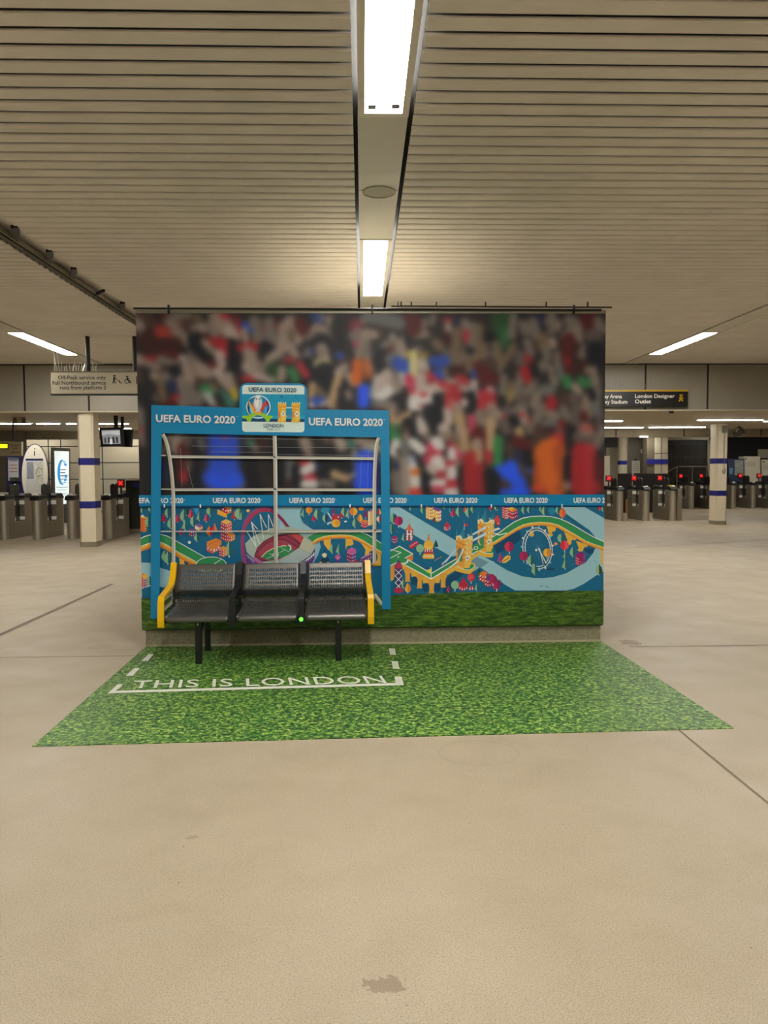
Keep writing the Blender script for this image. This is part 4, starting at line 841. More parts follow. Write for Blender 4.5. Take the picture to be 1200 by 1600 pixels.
# brown-orange museum group
bld(860, 600, 62, 90, 70, (206, 90, 70), (216, 100, 60), ORA, WH, 2); art.poly([(800, 470), (900, 430), (960, 455), (960, 500), (860, 560), (800, 520)], (226, 132, 56)); art.line([(820, 500), (930, 450)], 5, (190, 90, 40))
for i in range(3): art.ell(880+i*28, 570-i*14, 8, 11, WH)
bld(1015, 470, 62, 60, 190, (178, 48, 66), (214, 100, 80), (236, 180, 90), WH, 3); bld(1060, 470, 40, 50, 60, RED, ORA, (230, 150, 70), WH, 2)
bld(975, 640, 40, 50, 80, RED, ORA, (226, 150, 60), WH, 2)
bld(110, 980, 40, 30, 130, RED, MAR, ORA, WH, 2); art.poly([(80, 850), (130, 815), (150, 860), (110, 880)], YEL)
# ------- stadium (origin 370,780, scale 9.23)
art.org(370, 780, 9.23)
art.poly([(540, 100), (960, 100), (915, 180), (915, 260), (960, 330), (1090, 430), (1200, 500), (1250, 620), (1200, 760), (1100, 930), (540, 930)], RIV)
arc_ = [(120, 930), (95, 780), (90, 600), (105, 450), (140, 330), (210, 230), (300, 165), (400, 140), (500, 165), (600, 235), (680, 320), (760, 425)]
art.line([(x-10, y-8) for x, y in arc_[:9]], 56, (126, 84, 122)); art.line(arc_[:9], 36, (170, 64, 104)); art.line([(x+16, y+18) for x, y in arc_[4:10]], 22, RED)
art.line(arc_[8:], 42, (156, 44, 80)); art.line([(x-4, y+2) for x, y in arc_[8:]], 8, (90, 30, 60))
art.poly([(120, 640), (200, 560), (300, 500), (480, 420), (640, 395), (800, 400), (960, 450), (1060, 520), (1130, 620), (1125, 720), (1060, 820), (930, 910), (780, 960), (420, 960), (240, 880), (150, 790)], (172, 186, 166))
art.poly([(120, 660), (150, 790), (240, 880), (420, 960), (160, 960)], PUR)
art.poly([(1130, 700), (1060, 820), (930, 920), (880, 960), (1060, 960), (1120, 860)], PUR)
for i in range(7): art.poly([(940+i*26, 935-i*22), (955+i*26, 900-i*24), (966+i*26, 915-i*22), (952+i*26, 950-i*20)], WH)
for i in range(5): art.poly([(140+i*24, 790+i*22), (150+i*24, 800+i*22), (158+i*24, 850+i*22)], WH)
art.line([(130, 760), (250, 870), (420, 950)], 12, NAV); art.line([(1115, 750), (1050, 830), (920, 905), (860, 935)], 12, (40, 70, 100))
art.poly([(255, 820), (300, 700), (400, 600), (540, 530), (700, 500), (870, 492), (965, 555), (900, 700), (820, 750), (740, 800), (600, 870), (440, 890), (370, 895)], (150, 56, 74))
art.poly([(300, 750), (420, 640), (560, 580), (720, 590), (860, 690), (800, 740), (600, 860), (440, 880), (340, 840)], (168, 70, 84))
for L_ in ([(255, 820), (300, 700), (400, 600), (540, 530), (700, 500), (870, 492), (965, 555)], [(290, 770), (420, 640), (560, 575), (700, 585), (880, 690)], [(500, 545), (700, 520), (800, 560), (925, 645)], [(255, 820), (370, 895), (450, 885)]): art.line(L_, 9, (70, 30, 50))
art.poly([(780, 500), (870, 492), (965, 555), (925, 640)], (198, 76, 76))
art.poly([(360, 830), (430, 760), (540, 700), (680, 668), (780, 690), (820, 745), (700, 820), (600, 850), (450, 875)], GRN)
art.line([(360, 830), (430, 760), (540, 700), (680, 668), (780, 690)], 12, CRM); art.ell(560, 800, 46, 34, WH, 20); art.ell(560, 800, 36, 26, GRN, 20); art.line([(430, 860), (760, 700)], 5, WH); art.line([(640, 700), (760, 760)], 5, WH); art.line([(470, 780), (560, 830)], 5, WH)
art.ell(740, 700, 50, 46, WH, 20, -90, 60); art.ell(735, 702, 36, 34, GRN, 20)
art.poly([(250, 830), (370, 900), (420, 960), (330, 930), (240, 880)], (190, 110, 160))
art.poly([(900, 700), (1060, 785), (930, 905), (780, 950), (600, 900), (740, 810)], (176, 190, 180))
for i in range(5): art.line([(740+i*36, 800-i*24), (930+i*30, 880-i*25)], 4, (146, 160, 150))
art.line([(905, 700), (1060, 785)], 7, (90, 110, 110))
art.poly([(965, 560), (1110, 640), (1120, 720), (1060, 785), (900, 700)], (188, 186, 158))
for L_ in ([(210, 325), (330, 640)], [(210, 325), (280, 690)], [(210, 325), (300, 430)], [(335, 215), (385, 560)], [(335, 215), (430, 410)], [(455, 215), (462, 480)], [(455, 215), (530, 400)], [(150, 470), (280, 680)]): art.line(L_, 11, WH)
art.ell(165, 168, 27, 22, ORA, 14); art.ell(160, 162, 16, 13, CRM, 12)
art.poly([(620, 320), (720, 440), (600, 440)], (170, 196, 196))
tree(40, 290, 180, 'l', LG, DG); tree(70, 280, 110, 'c', LG, DG)
# ------- centre park (origin 470,780, scale 8)
art.org(470, 780, 8)
art.poly([(0, 150), (40, 100), (1080, 100), (1120, 180), (1120, 830), (170, 830), (250, 600), (230, 480), (150, 370), (40, 290), (0, 230)], TEAL)
art.poly([(0, 140), (10, 290), (80, 350), (150, 372), (140, 420), (80, 460), (0, 440)], RIV)
top = [(80, 470), (150, 430), (220, 408), (330, 396), (500, 392), (650, 396), (740, 406), (830, 440), (900, 480), (1000, 545), (1080, 590)]
bot = [(150, 530), (210, 490), (280, 466), (370, 450), (500, 444), (620, 450), (700, 475), (790, 520), (870, 570), (950, 620), (1080, 700)]
art.poly([(280, 480), (375, 470), (375, 600), (350, 640), (320, 600), (290, 560)], YEL); art.poly([(560, 470), (640, 480), (660, 560), (610, 590), (560, 620)], YEL); art.ell(610, 600, 40, 22, TEAL)
art.poly([(720, 500), (870, 590), (1000, 650), (1000, 830), (900, 830), (800, 700), (810, 630)], YEL); art.ell(900, 720, 60, 80, DTEAL, 18)
art.band([(x, y+18) for x, y in bot], [(x, y+44) for x, y in bot], ORA); art.band(bot, [(x, y+26) for x, y in bot], YEL)
art.band(top, bot, GRN); art.line(top, 9, WH); art.line(bot, 7, CRM)
for x, y, h, k, c, d in ((35, 220, 110, 'c', LG, DG), (105, 200, 110, 'r', (238, 150, 50), ORA), (165, 280, 110, 'c', RED, MAR), (205, 250, 140, 'l', LG, DG), (305, 290, 120, 'l', LG, (24, 70, 84)), (405, 190, 90, 'c', PUR, MAR), (515, 240, 120, 'c', RED, MAR), (540, 210, 120, 'l', LG, DG),
                         (595, 240, 130, 'c', LG, (80, 110, 160)), (660, 230, 130, 'r', ORA, YEL), (680, 360, 130, 'l', LG, DG), (740, 290, 110, 'l', ORA, YEL), (810, 240, 120, 'c', PUR, MAR), (395, 680, 130, 'l', LG, DG), (475, 685, 130, 'c', LG, DG), (260, 150, 60, 'r', DG, TEAL), (980, 200, 100, 'c', RED, YEL), (980, 300, 90, 'r', CRM, MAR)):
    tree(x, y, h, k, c, d)
art.poly([(260, 100), (360, 100), (350, 160), (300, 190), (262, 150)], (50, 140, 170)); art.ell(755, 120, 34, 22, ORA, 16)
art.poly([(330, 170), (345, 162), (400, 250), (388, 262)], (190, 206, 210)); art.poly([(325, 300), (380, 275), (388, 292), (335, 322)], (190, 206, 210))
art.poly([(385, 265), (400, 190), (470, 190), (490, 262), (440, 285)], RED); art.ell(440, 300, 55, 50, YEL, 22); art.ell(455, 295, 28, 30, (226, 150, 60), 16); art.ell(470, 222, 9, 9, WH)
art.ell(560, 278, 18, 10, WH); bld(800, 360, 50, 50, 60, RED, RED, ORA, WH, 3); bld(865, 330, 24, 50, 170, CRM, YEL, (190, 110, 150), WH, 2)
art.poly([(300, 610), (280, 680), (320, 680)], DTEAL); art.poly([(262, 690), (300, 665), (330, 690), (310, 730), (280, 725)], CRM); art.poly([(240, 800), (270, 720), (300, 735), (340, 720), (365, 800)], (40, 62, 78)); art.ell(250, 790, 18, 10, CRM); art.ell(345, 790, 18, 10, CRM)
art.ell(462, 725, 36, 34, (200, 90, 150), 18); art.poly([(425, 740), (500, 740), (490, 780), (435, 780)], PUR); art.ell(463, 735, 18, 20, (220, 130, 160))
bld(635, 800, 60, 55, 130, MAR, PUR, (206, 90, 150), WH, 3); art.poly([(585, 665), (635, 690), (690, 665), (690, 630), (640, 600), (585, 630)], (206, 96, 156))
bld(770, 800, 20, 120, 60, MAR, PUR, (186, 150, 170), WH, 4); art.poly([(650, 780), (690, 750), (720, 780), (720, 800), (650, 800)], RED)
for i in range(4): art.ell(790+i*28, 770-i*14, 7, 12, YEL)
blades(90, 295, 2); blades(260, 310, 2)
# ------- centre-right (origin 600,790, scale 6.667)
art.org(600, 790, 6.667)
art.poly([(40, 0), (1260, 0), (1260, 940), (40, 940)], TEAL)
art.poly([(40, 8), (150, 8), (760, 370), (900, 500), (1200, 600), (1200, 760), (960, 560), (760, 520), (700, 530), (60, 160)], RIV)
art.poly([(900, 500), (990, 500), (1230, 640), (1230, 800), (1000, 640), (900, 700)], RIV); art.poly([(900, 500), (1090, 590), (1000, 650), (900, 610)], (112, 146, 158))
art.poly([(640, 760), (780, 660), (860, 690), (720, 800), (700, 940), (600, 940)], DTEAL)
# pitch and L-shaped viaduct
art.poly([(60, 640), (160, 590), (300, 505), (300, 560), (60, 790)], ORA)
art.poly([(180, 600), (490, 760), (850, 560), (980, 480), (980, 520), (850, 610), (490, 820), (180, 650)], YEL)
for x, y in ((245, 640), (370, 710), (495, 760), (615, 700)):
    art.poly([(x-50, y), (x+50, y), (x+24, y+70), (x+22, y+130), (x+32, y+150), (x-32, y+150), (x-22, y+130), (x-24, y+70)], (228, 160, 60))
art.poly([(60, 640), (100, 620), (100, 770), (60, 790)], (228, 160, 60))
for x, y in ((310, 720), (430, 790), (555, 780)): art.ell(x, y, 26, 30, YEL)
for x, y in ((315, 780), (432, 850), (555, 850)): art.ell(x, y, 36, 46, DTEAL)
art.poly([(60, 470), (160, 415), (305, 500), (150, 590), (60, 635)], WH); art.poly([(60, 480), (160, 428), (288, 502), (148, 578), (60, 622)], GRN)
art.line([(70, 455), (178, 487), (60, 548)], 8, WH); art.ell(148, 533, 8, 8, WH)
art.poly([(180, 600), (250, 555), (490, 700), (850, 490), (1050, 385), (1060, 430), (850, 545), (490, 770)], WH)
art.poly([(200, 600), (252, 568), (490, 712), (490, 755)], GRN); art.poly([(490, 712), (850, 500), (1050, 395), (1050, 425), (850, 532), (490, 755)], GRN)
art.ell(195, 575, 60, 34, WH, 20, -20, 110); art.ell(192, 568, 48, 26, GRN, 20)
art.line([(489, 640), (489, 765)], 10, (230, 220, 190)); art.poly([(449, 668), (489, 655), (489, 700), (449, 695)], (240, 220, 40))
# trees and small buildings
for x, y, h, k, c, d in ((95, 190, 120, 'l', LG, DG), (120, 160, 80, 'c', (24, 70, 90), (24, 60, 80)), (152, 230, 120, 'r', (190, 40, 100), MAR), (78, 290, 110, 'l', LG, DG), (205, 370, 90, 'c', LG, DG), (375, 510, 110, 'r', LG, LG), (538, 440, 90, 'c', DG, (20, 50, 70)),
                         (400, 80, 80, 'l', LG, DG), (275, 50, 60, 'c', LG, DG), (715, 120, 100, 'c', (220, 60, 80), MAR), (690, 70, 70, 'c', (60, 150, 180), DTEAL), (775, 110, 110, 'l', LG, DG), (840, 70, 70, 'c', RED, ORA), (875, 120, 110, 'l', LG, DG), (630, 40, 50, 'l', LG, DG), (920, 70, 80, 'l', LG, DG), (1110, 60, 60, 'r', RED, MAR), (1180, 50, 60, 'l', LG, DG),
                         (1190, 210, 110, 'r', (220, 60, 70), MAR), (248, 910, 110, 'l', YEL, ORA), (200, 860, 110, 'c', LG, DG), (738, 890, 110, 'r', LG, LG), (965, 890, 90, 'c', LG, DG), (670, 900, 70, 'c', RED, MAR), (905, 810, 110, 'r', (220, 70, 80), RED), (985, 740, 100, 'c', DG, (20, 60, 70)), (1170, 900, 110, 'r', (200, 50, 90), MAR), (1120, 810, 100, 'r', (180, 40, 100), MAR), (1195, 1000, 60, 'l', RED, MAR), (1200, 560, 80, 'c', PUR, MAR)):
    tree(x, y, h, k, c, d)
bld(485, 150, 50, 30, 130, YEL, ORA, (120, 70, 130), WH, 2); bld(560, 170, 60, 34, 110, YEL, ORA, (120, 80, 150), WH, 2); art.ell(522, 150, 14, 30, (110, 60, 60))
bld(655, 265, 32, 38, 40, (214, 60, 70), PUR, RED, WH, 2); art.poly([(625, 215), (655, 165), (692, 210), (655, 235)], (190, 40, 70))
bld(262, 370, 38, 38, 110, MAR, RED, (220, 90, 90), WH, 1); art.poly([(232, 250), (262, 180), (296, 250), (262, 262)], (214, 110, 70)); art.line([(262, 190), (262, 135)], 5, ORA); art.line([(232, 330), (262, 290), (296, 330)], 8, WH)
art.poly([(262, 410), (330, 362), (365, 390), (300, 445), (265, 445)], RED); art.line([(270, 425), (345, 378)], 8, (226, 160, 170))
bld(105, 395, 30, 36, 50, PUR, MAR, (180, 40, 100), WH, 2)
# domed yellow building
art.poly([(395, 530), (415, 500), (510, 500), (525, 530), (515, 552), (410, 552)], YEL); art.poly([(415, 430), (512, 430), (512, 500), (415, 500)], (190, 50, 60)); art.ell(463, 410, 50, 50, YEL, 20); art.ell(463, 432, 50, 14, (238, 190, 80), 18); art.line([(463, 360), (463, 300)], 14, ORA); art.ell(463, 345, 14, 18, ORA)
for i in range(4): art.line([(428+i*24, 450), (428+i*24, 478)], 9, WH); art.ell(425+i*26, 525, 8, 8, WH)
art.line([(525, 570), (600, 530)], 6, (210, 140, 90)); blades(475, 595, 2); blades(135, 265, 2); blades(830, 158, 2)
# lattice tower bottom left
art.poly([(110, 630), (150, 560), (190, 630), (180, 880), (120, 880)], (60, 56, 110)); art.poly([(110, 640), (150, 580), (190, 640), (150, 660)], (196, 50, 80))
for i in range(3): y = 660+i*70; art.line([(115, y), (185, y+70)], 7, WH); art.line([(185, y), (115, y+70)], 7, WH)
art.ell(150, 880, 46, 30, (190, 40, 70), 18)
# red houses bottom
bld(825, 890, 48, 46, 60, (200, 40, 56), (180, 36, 60), (210, 50, 70), WH, 2); art.poly([(775, 830), (825, 745), (875, 830), (825, 850)], (190, 36, 60)); bld(905, 885, 22, 30, 30, RED, MAR, (200, 60, 90), WH, 1)
bld(1040, 800, 50, 50, 70, (220, 70, 60), ORA, ORA, WH, 2); bld(1090, 850, 44, 50, 70, RED, MAR, PUR, WH, 2); art.poly([(1000, 700), (1040, 670), (1060, 720), (1020, 740)], (230, 120, 50)); art.poly([(1060, 720), (1080, 700), (1100, 760), (1080, 780)], PUR)
art.ell(905, 740, 26, 26, (224, 80, 90))
# twin towered bridge
def tower(x, y):
    art.poly([(x-90, y+280), (x+10, y+220), (x+110, y+240), (x+112, y+300), (x+60, y+350), (x, y+345), (x-90, y+320)], YEL); art.poly([(x-20, y+240), (x+95, y+250), (x+108, y+285), (x+60, y+310), (x, y+305)], GRN)
    art.line([(x-80, y+270), (x-10, y+305), (x+60, y+308), (x+110, y+270)], 7, WH)
    art.poly([(x-85, y-40), (x, y), (x, y+290), (x-60, y+250), (x-85, y+200)], (232, 158, 62)); art.poly([(x, y), (x+88, y-40), (x+75, y+220), (x+50, y+290), (x, y+290)], (240, 184, 84))
    art.poly([(x-85, y-40), (x, y-78), (x+88, y-40), (x, y)], CRM)
    for j in range(4): art.line([(x-82, y+10+j*52), (x, y+50+j*52)], 9, (210, 120, 50)); art.line([(x, y+50+j*52), (x+82, y+10+j*52)], 9, (214, 130, 60))
    for j in range(4): art.poly([(x+22, y+25+j*52), (x+40, y+17+j*52), (x+40, y+40+j*52), (x+22, y+48+j*52)], CRM); art.poly([(x+52, y+12+j*52), (x+66, y+5+j*52), (x+66, y+28+j*52), (x+52, y+34+j*52)], CRM)
    art.poly([(x-72, y+110), (x-60, y+80), (x-36, y+80), (x-20, y+130), (x-22, y+230), (x-66, y+200)], (110, 120, 110)); art.poly([(x-60, y+150), (x-25, y+165), (x-25, y+225), (x-60, y+200)], GRN)
    art.poly([(x+14, y+170), (x+46, y+152), (x+46, y+198), (x+14, y+216)], WH); art.ell(x+30, y+184, 7, 10, NAV)
    art.poly([(x-40, y-30), (x-10, y-170), (x+20, y-30), (x-5, y-12)], (50, 130, 150)); art.poly([(x-10, y-170), (x+40, y-40), (x+8, y-14)], (36, 100, 128))
    for dx, h in ((-78, 95), (75, 95), (-36, 60), (52, 60)): art.poly([(x+dx-10, y-36), (x+dx, y-36-h), (x+dx+10, y-36)], (60, 140, 160)); art.poly([(x+dx-9, y-44), (x+dx+9, y-44), (x+dx+9, y-4), (x+dx-9, y-4)], CRM)
tower(1060, 190)
art.poly([(920, 290), (1060, 210), (1060, 240), (920, 310)], (196, 212, 216)); art.poly([(920, 350), (1060, 275), (1060, 305), (920, 375)], (196, 212, 216))
art.poly([(925, 410), (980, 385), (1050, 430), (975, 470), (925, 450)], GRN); art.ell(955, 440, 24, 18, WH); art.ell(955, 440, 16, 11, GRN); art.line([(975, 360), (1000, 410)], 6, WH)
tower(835, 360)
art.line([(835, 190), (870, 200)], 12, RED); art.line([(835, 250), (835, 190)], 4, WH); art.poly([(838, 190), (875, 195), (865, 215), (838, 210)], RED)
art.line([(605, 610), (700, 510), (745, 460)], 12, (196, 210, 214)); art.line([(640, 590), (690, 530)], 8, (196, 210, 214)); art.line([(690, 640), (770, 570), (825, 450)], 14, WH); art.line([(720, 610), (790, 540), (815, 470)], 6, WH)
art.line([(680, 625), (680, 665)], 7, ORA); art.line([(604, 595), (604, 625)], 7, ORA)
art.poly([(1150, 400), (1215, 370), (1215, 395), (1150, 430)], ORA)
art.line([(1145, 245), (1200, 230)], 9, WH); art.line([(1145, 290), (1200, 290)], 9, WH)
# ------- right part (origin 770,780, scale 6.667)
art.org(770, 780, 6.667)
art.poly([(60, 78), (1180, 78), (1180, 960), (60, 960), (60, 700), (0, 640), (0, 480), (60, 430)], TEAL)
art.poly([(700, 80), (950, 80), (1160, 200), (1160, 640), (1110, 560), (1060, 510), (1060, 390), (1000, 320), (900, 250), (760, 150)], RIV); art.poly([(950, 80), (1160, 80), (1160, 200)], TEAL)
art.poly([(0, 650), (150, 740), (300, 800), (420, 818), (520, 820), (620, 810), (760, 770), (880, 700), (960, 660), (1040, 560), (1060, 505), (1160, 500), (1160, 740), (1060, 800), (940, 880), (840, 930), (760, 948), (230, 948), (110, 880), (0, 770)], RIV)
art.poly([(0, 470), (130, 390), (280, 320), (290, 420), (160, 510), (40, 570)], DTEAL); art.poly([(940, 520), (1065, 505), (1030, 570), (980, 560)], DTEAL)
for x, y in ((590, 240), (790, 340), (910, 430)):
    art.poly([(x-50, y), (x+60, y+40), (x+26, y+90), (x+24, y+110), (x-18, y+110), (x-20, y+80)], YEL)
for x, y in ((630, 310), (845, 400), (965, 470), (400, 350)): art.ell(x, y, 22, 26, YEL)
for x, y in ((595, 370), (790, 455), (905, 525), (400, 370)): art.ell(x, y, 26, 18, YEL)
art.poly([(1118, 490), (1142, 490), (1142, 700), (1118, 660)], YEL)
top = [(-10, 395), (60, 350), (140, 290), (220, 235), (310, 195), (400, 178), (500, 174), (600, 180), (690, 200), (780, 240), (870, 290), (960, 345), (1050, 395), (1150, 440)]
bot = [(-10, 455), (80, 400), (160, 350), (240, 300), (320, 262), (400, 245), (500, 238), (600, 246), (680, 268), (770, 320), (860, 372), (960, 432), (1050, 468), (1150, 500)]
art.band([(x, y+14) for x, y in bot], [(x, y+34) for x, y in bot], ORA); art.band(bot, [(x, y+22) for x, y in bot], YEL); art.band(top, bot, GRN); art.line(top, 9, WH); art.line(bot, 7, CRM)
art.line([(10, 350), (60, 372), (140, 350)], 10, WH); art.line([(0, 330), (70, 305)], 12, WH)
# big wheel
wc = [(460+150*math.cos(math.radians(a))*1.0+(-30*math.sin(math.radians(a))), 510+205*math.sin(math.radians(a))+60*math.cos(math.radians(a))) for a in range(0, 361, 12)]
wi = [(462+128*math.cos(math.radians(a))-26*math.sin(math.radians(a)), 510+182*math.sin(math.radians(a))+50*math.cos(math.radians(a))) for a in range(0, 361, 12)]
for i in range(0, 30): art.line([(465, 510), wi[i]], 2.2, (70, 140, 166))
for i in range(0, 30, 1): art.line([wc[i], wi[i]], 3.5, (150, 196, 206))
art.line(wc, 8, WH); art.line(wi, 8, WH)
for i in range(0, 30, 2):
    x, y = wc[i]; art.ell(465+(x-465)*1.07, 510+(y-510)*1.06, 10, 10, (120, 196, 222) if i % 4 else WH, 10)
art.line([(470, 510), (550, 665)], 10, WH); art.line([(480, 510), (520, 670)], 7, WH); art.ell(447, 528, 12, 12, WH); art.ell(600, 725, 44, 16, DTEAL); art.line([(520, 675), (560, 670)], 12, NAV)
for x, y, h, k, c, d in ((318, 150, 90, 'l', LG, DG), (372, 140, 70, 'l', LG, DG), (495, 130, 60, 'l', LG, DG), (530, 170, 100, 'l', LG, DG), (670, 150, 80, 'l', LG, DG), (720, 200, 120, 'l', (236, 120, 50), (220, 90, 60)), (30, 120, 50, 'r', LG, DG), (1105, 120, 60, 'l', RED, RED), (1140, 130, 60, 'l', LG, DG),
                         (168, 570, 130, 'r', (210, 50, 80), MAR), (72, 660, 110, 'c', (150, 80, 150), (190, 50, 80)), (318, 660, 120, 'r', (190, 30, 80), MAR), (390, 690, 120, 'l', LG, DG), (432, 790, 120, 'l', LG, DG), (708, 470, 110, 'r', LG, DG), (742, 550, 120, 'r', (214, 40, 60), (230, 80, 90)), (748, 620, 80, 'c', LG, DG), (748, 730, 120, 'c', LG, DG),
                         (828, 600, 110, 'l', LG, DG), (560, 620, 110, 'r', YEL, ORA), (1100, 790, 120, 'l', LG, (60, 60, 40)), (40, 950, 110, 'r', (190, 40, 90), MAR), (0, 900, 110, 'r', (180, 40, 90), MAR)):
    tree(x, y, h, k, c, d)
bld(135, 210, 40, 24, 120, RED, RED, MAR, WH, 2); bld(205, 215, 50, 50, 80, RED, MAR, ORA, WH, 3); art.poly([(150, 95), (190, 80), (220, 90), (190, 130)], YEL)
art.ell(50, 220, 26, 24, (220, 70, 70)); art.ell(52, 255, 20, 24, (200, 50, 60)); art.ell(54, 250, 6, 9, CRM)
art.poly([(570, 110), (610, 85), (650, 110), (635, 160), (590, 160)], (40, 130, 160)); art.ell(652, 463, 17, 17, (230, 140, 70))
art.poly([(90, 640), (120, 600), (150, 580), (182, 590), (180, 625), (130, 662), (95, 662)], (232, 190, 80)); art.line([(100, 650), (170, 605)], 10, (196, 80, 60))
bld(895, 690, 38, 60, 100, (190, 30, 70), (140, 30, 90), (110, 50, 130), WH, 3); art.poly([(855, 590), (915, 545), (950, 640), (930, 650)], (150, 30, 100))
blades(500, 900, 3); blades(560, 905, 3); blades(530, 775, 2); blades(370, 725, 2); blades(825, 675, 2); blades(790, 225, 2); blades(1060, 640, 2); blades(460, 290, 0.5)
# grass skirt is its own part, drawn over the foot of the city
cityprint = art.mb.build('city_print', mural)
gp = M('printed_grass', (60, 92, 22), .45); nt = gp.node_tree; N = nt.nodes.new
def grass_nodes(m, sc, c0, c1, c2, p):
    nt = m.node_tree; N = nt.nodes.new; L = nt.links.new; tc = N('ShaderNodeTexCoord'); mp_ = N('ShaderNodeMapping'); mp_.inputs['Scale'].default_value = sc
    L(tc.outputs['Object'], mp_.inputs[0]); n = N('ShaderNodeTexNoise'); n.inputs['Scale'].default_value = 1; n.inputs['Detail'].default_value = 5; n.inputs['Roughness'].default_value = .7; n.inputs['Distortion'].default_value = .8
    L(mp_.outputs[0], n.inputs['Vector']); r = N('ShaderNodeValToRGB'); e = r.color_ramp.elements; e[0].position = p[0]; e[0].color = (*lin(c0), 1); e[1].position = p[2]; e[1].color = (*lin(c2), 1); x = e.new(p[1]); x.color = (*lin(c1), 1)
    L(n.outputs['Fac'], r.inputs['Fac']); n2 = N('ShaderNodeTexNoise'); n2.inputs['Scale'].default_value = 2.2; n2.inputs['Detail'].default_value = 3; L(tc.outputs['Object'], n2.inputs['Vector'])
    mx = N('ShaderNodeMix'); mx.data_type = 'RGBA'; mx.blend_type = 'MULTIPLY'; r2 = N('ShaderNodeValToRGB'); r2.color_ramp.elements[0].position = .3; r2.color_ramp.elements[0].color = (.8, .8, .8, 1); r2.color_ramp.elements[1].position = .7
    L(n2.outputs['Fac'], r2.inputs['Fac']); mx.inputs[0].default_value = 1; L(r.outputs['Color'], mx.inputs[6]); L(r2.outputs['Color'], mx.inputs[7]); L(mx.outputs[2], m.node_tree.nodes['Principled BSDF'].inputs['Base Color'])
grass_nodes(gp, (9, 9, 60), (24, 48, 8), (58, 96, 22), (118, 152, 46), (.36, .5, .68))
zg0 = P(300, 934, YP)[2]; zg1 = P(900, 923, YP)[2]; zg = [(MX0, zg0+.005), (MX0+.5, zg0+.0), (-.9, zg0+.03), (0, zg1-.03), (.9, zg1), (MX1, zg1+.004)]
yy = art.y-.0003
mb = MB(); mb.add([(x, yy, z) for x, z in zg]+[(MX1, yy, MZ0), (MX0, yy, MZ0)], [list(range(len(zg)))[::1]+[len(zg), len(zg)+1]], gp); mb.build('grass_print', mural)
hb_ = Art(yy, clip=(MX0, MX1, MZ0, MZ1)); HB = (0, 122, 164)
hb_.poly([(205, 773.5), (955, 772.5), (955, 790), (205, 791)], HB); hb_.poly([(205, 790.3), (955, 789.4), (955, 791), (205, 792)], (10, 60, 110))
hb_.mb.build('title_band', mural)
ltr = MB(); lw = M('letter_white', (236, 238, 236), .4); yl_ = hb_.y-.0003
for body, x0, x1 in (('EFA EURO 2020', 218.5, 287.5), ('UEFA EURO 2020', 333.5, 407.5), ('UEFA EURO 2020', 452.5, 523), ('UEFA EURO 2020', 567.5, 635), ('UEFA EURO 2020', 678, 745), ('UEFA EURO 2020', 787, 854.5), ('UEFA EURO 2', 895, 943.5)):
    p = P(x0, 785.6-(x0-220)*.0006, YP); q = P(x1, 785.6-(x1-220)*.0006, YP); write(ltr, body, (p[0], yl_, p[2]), (q[0]-p[0], 0, q[2]-p[2]), (0, 0, .043), lw, .03)
    if x1 < 900:
        p = P(x1+.6, 781, YP); q = P(x1+2.8, 781, YP); write(ltr, 'TM', (p[0], yl_, p[2]), (q[0]-p[0], 0, 0), (0, 0, .008), lw)
    ltr.build('band_lettering', mural); ltr = MB()
tk = MB()
for px in (258, 314, 547, 658, 767, 877): p = P(px, 791, YP); tk.box(p[0]-.006, p[0]+.006, yl_-.001, yl_, p[2]-.012, p[2]+.02, lw)
tk.build('print_ticks', mural)

# ================================================================ cut-out dugout shelter on the panel
dg = thing('dugout_shelter', 'flat bright blue dugout cut-out with pale ribs and title board, on the crowd mural', 'shelter', (-1.0, YP-.02, .3), world=True)
YD = min(YP-.024, yl_-.012); print('ART DEPTH', YP-art.y)
def slab(mb, pts, y, th, m):
    w = [P(a, b, YP-.015) for a, b in pts]; n = len(w)
    mb.add([(q[0], y, q[2]) for q in w]+[(q[0], y+th, q[2]) for q in w], [list(range(n)), list(range(2*n-1, n-1, -1))]+[(i, n+i, n+(i+1) % n, (i+1) % n) for i in range(n)], m); return mb
bluef = M('dugout_blue', (0, 128, 170), .38)
f = MB(); th = .008
slab(f, [(237.5, 633), (374.5, 637.5), (374.5, 610), (376.5, 604), (380, 600.5), (386, 599), (469, 599.5), (475, 601.5), (478.5, 605), (480, 611), (480.5, 640), (608, 641.5), (608.3, 684), (253.5, 677), (237.3, 677)], YD, th, bluef)
slab(f, [(237.3, 677), (253.5, 677), (249.5, 966), (236.5, 966)], YD, th, bluef)
slab(f, [(594.5, 683.6), (608.3, 684), (610.5, 951.5), (597, 951.5)], YD, th, bluef)
f.build('frame', dg)
bz = YD-.0015
def flat(mb, pts, y, col, nm=None): 
    w = [P(a, b, YP-.015) for a, b in pts]; mb.add([(q[0], y, q[2]) for q in w], [list(range(len(w)))], M(nm or 'print_%02x%02x%02x' % col, col, .4, spec=.35))
def rr(x0, y0, x1, y1, r, sk=0, corners=(1, 1, 1, 1)):
    out = []
    for k, (cx, cy, a) in enumerate(((x0+r, y0+r, 180), (x1-r, y0+r, 270), (x1-r, y1-r, 0), (x0+r, y1-r, 90))):
        if corners[k]: out += [(cx+r*math.cos(math.radians(a+i*22.5)), cy+r*math.sin(math.radians(a+i*22.5))) for i in range(5)]
        else: out.append({0: (x0, y0), 1: (x1, y0), 2: (x1, y1), 3: (x0, y1)}[k])
    return [(x, y+sk*(x-x0)) for x, y in out]
bd = MB()
flat(bd, rr(379, 602, 476, 675, 5, .008), bz, (214, 226, 212))
flat(bd, [(379, 616), (476, 616.7), (476, 659.5), (379, 658.7)], bz-.0005, (20, 146, 176))
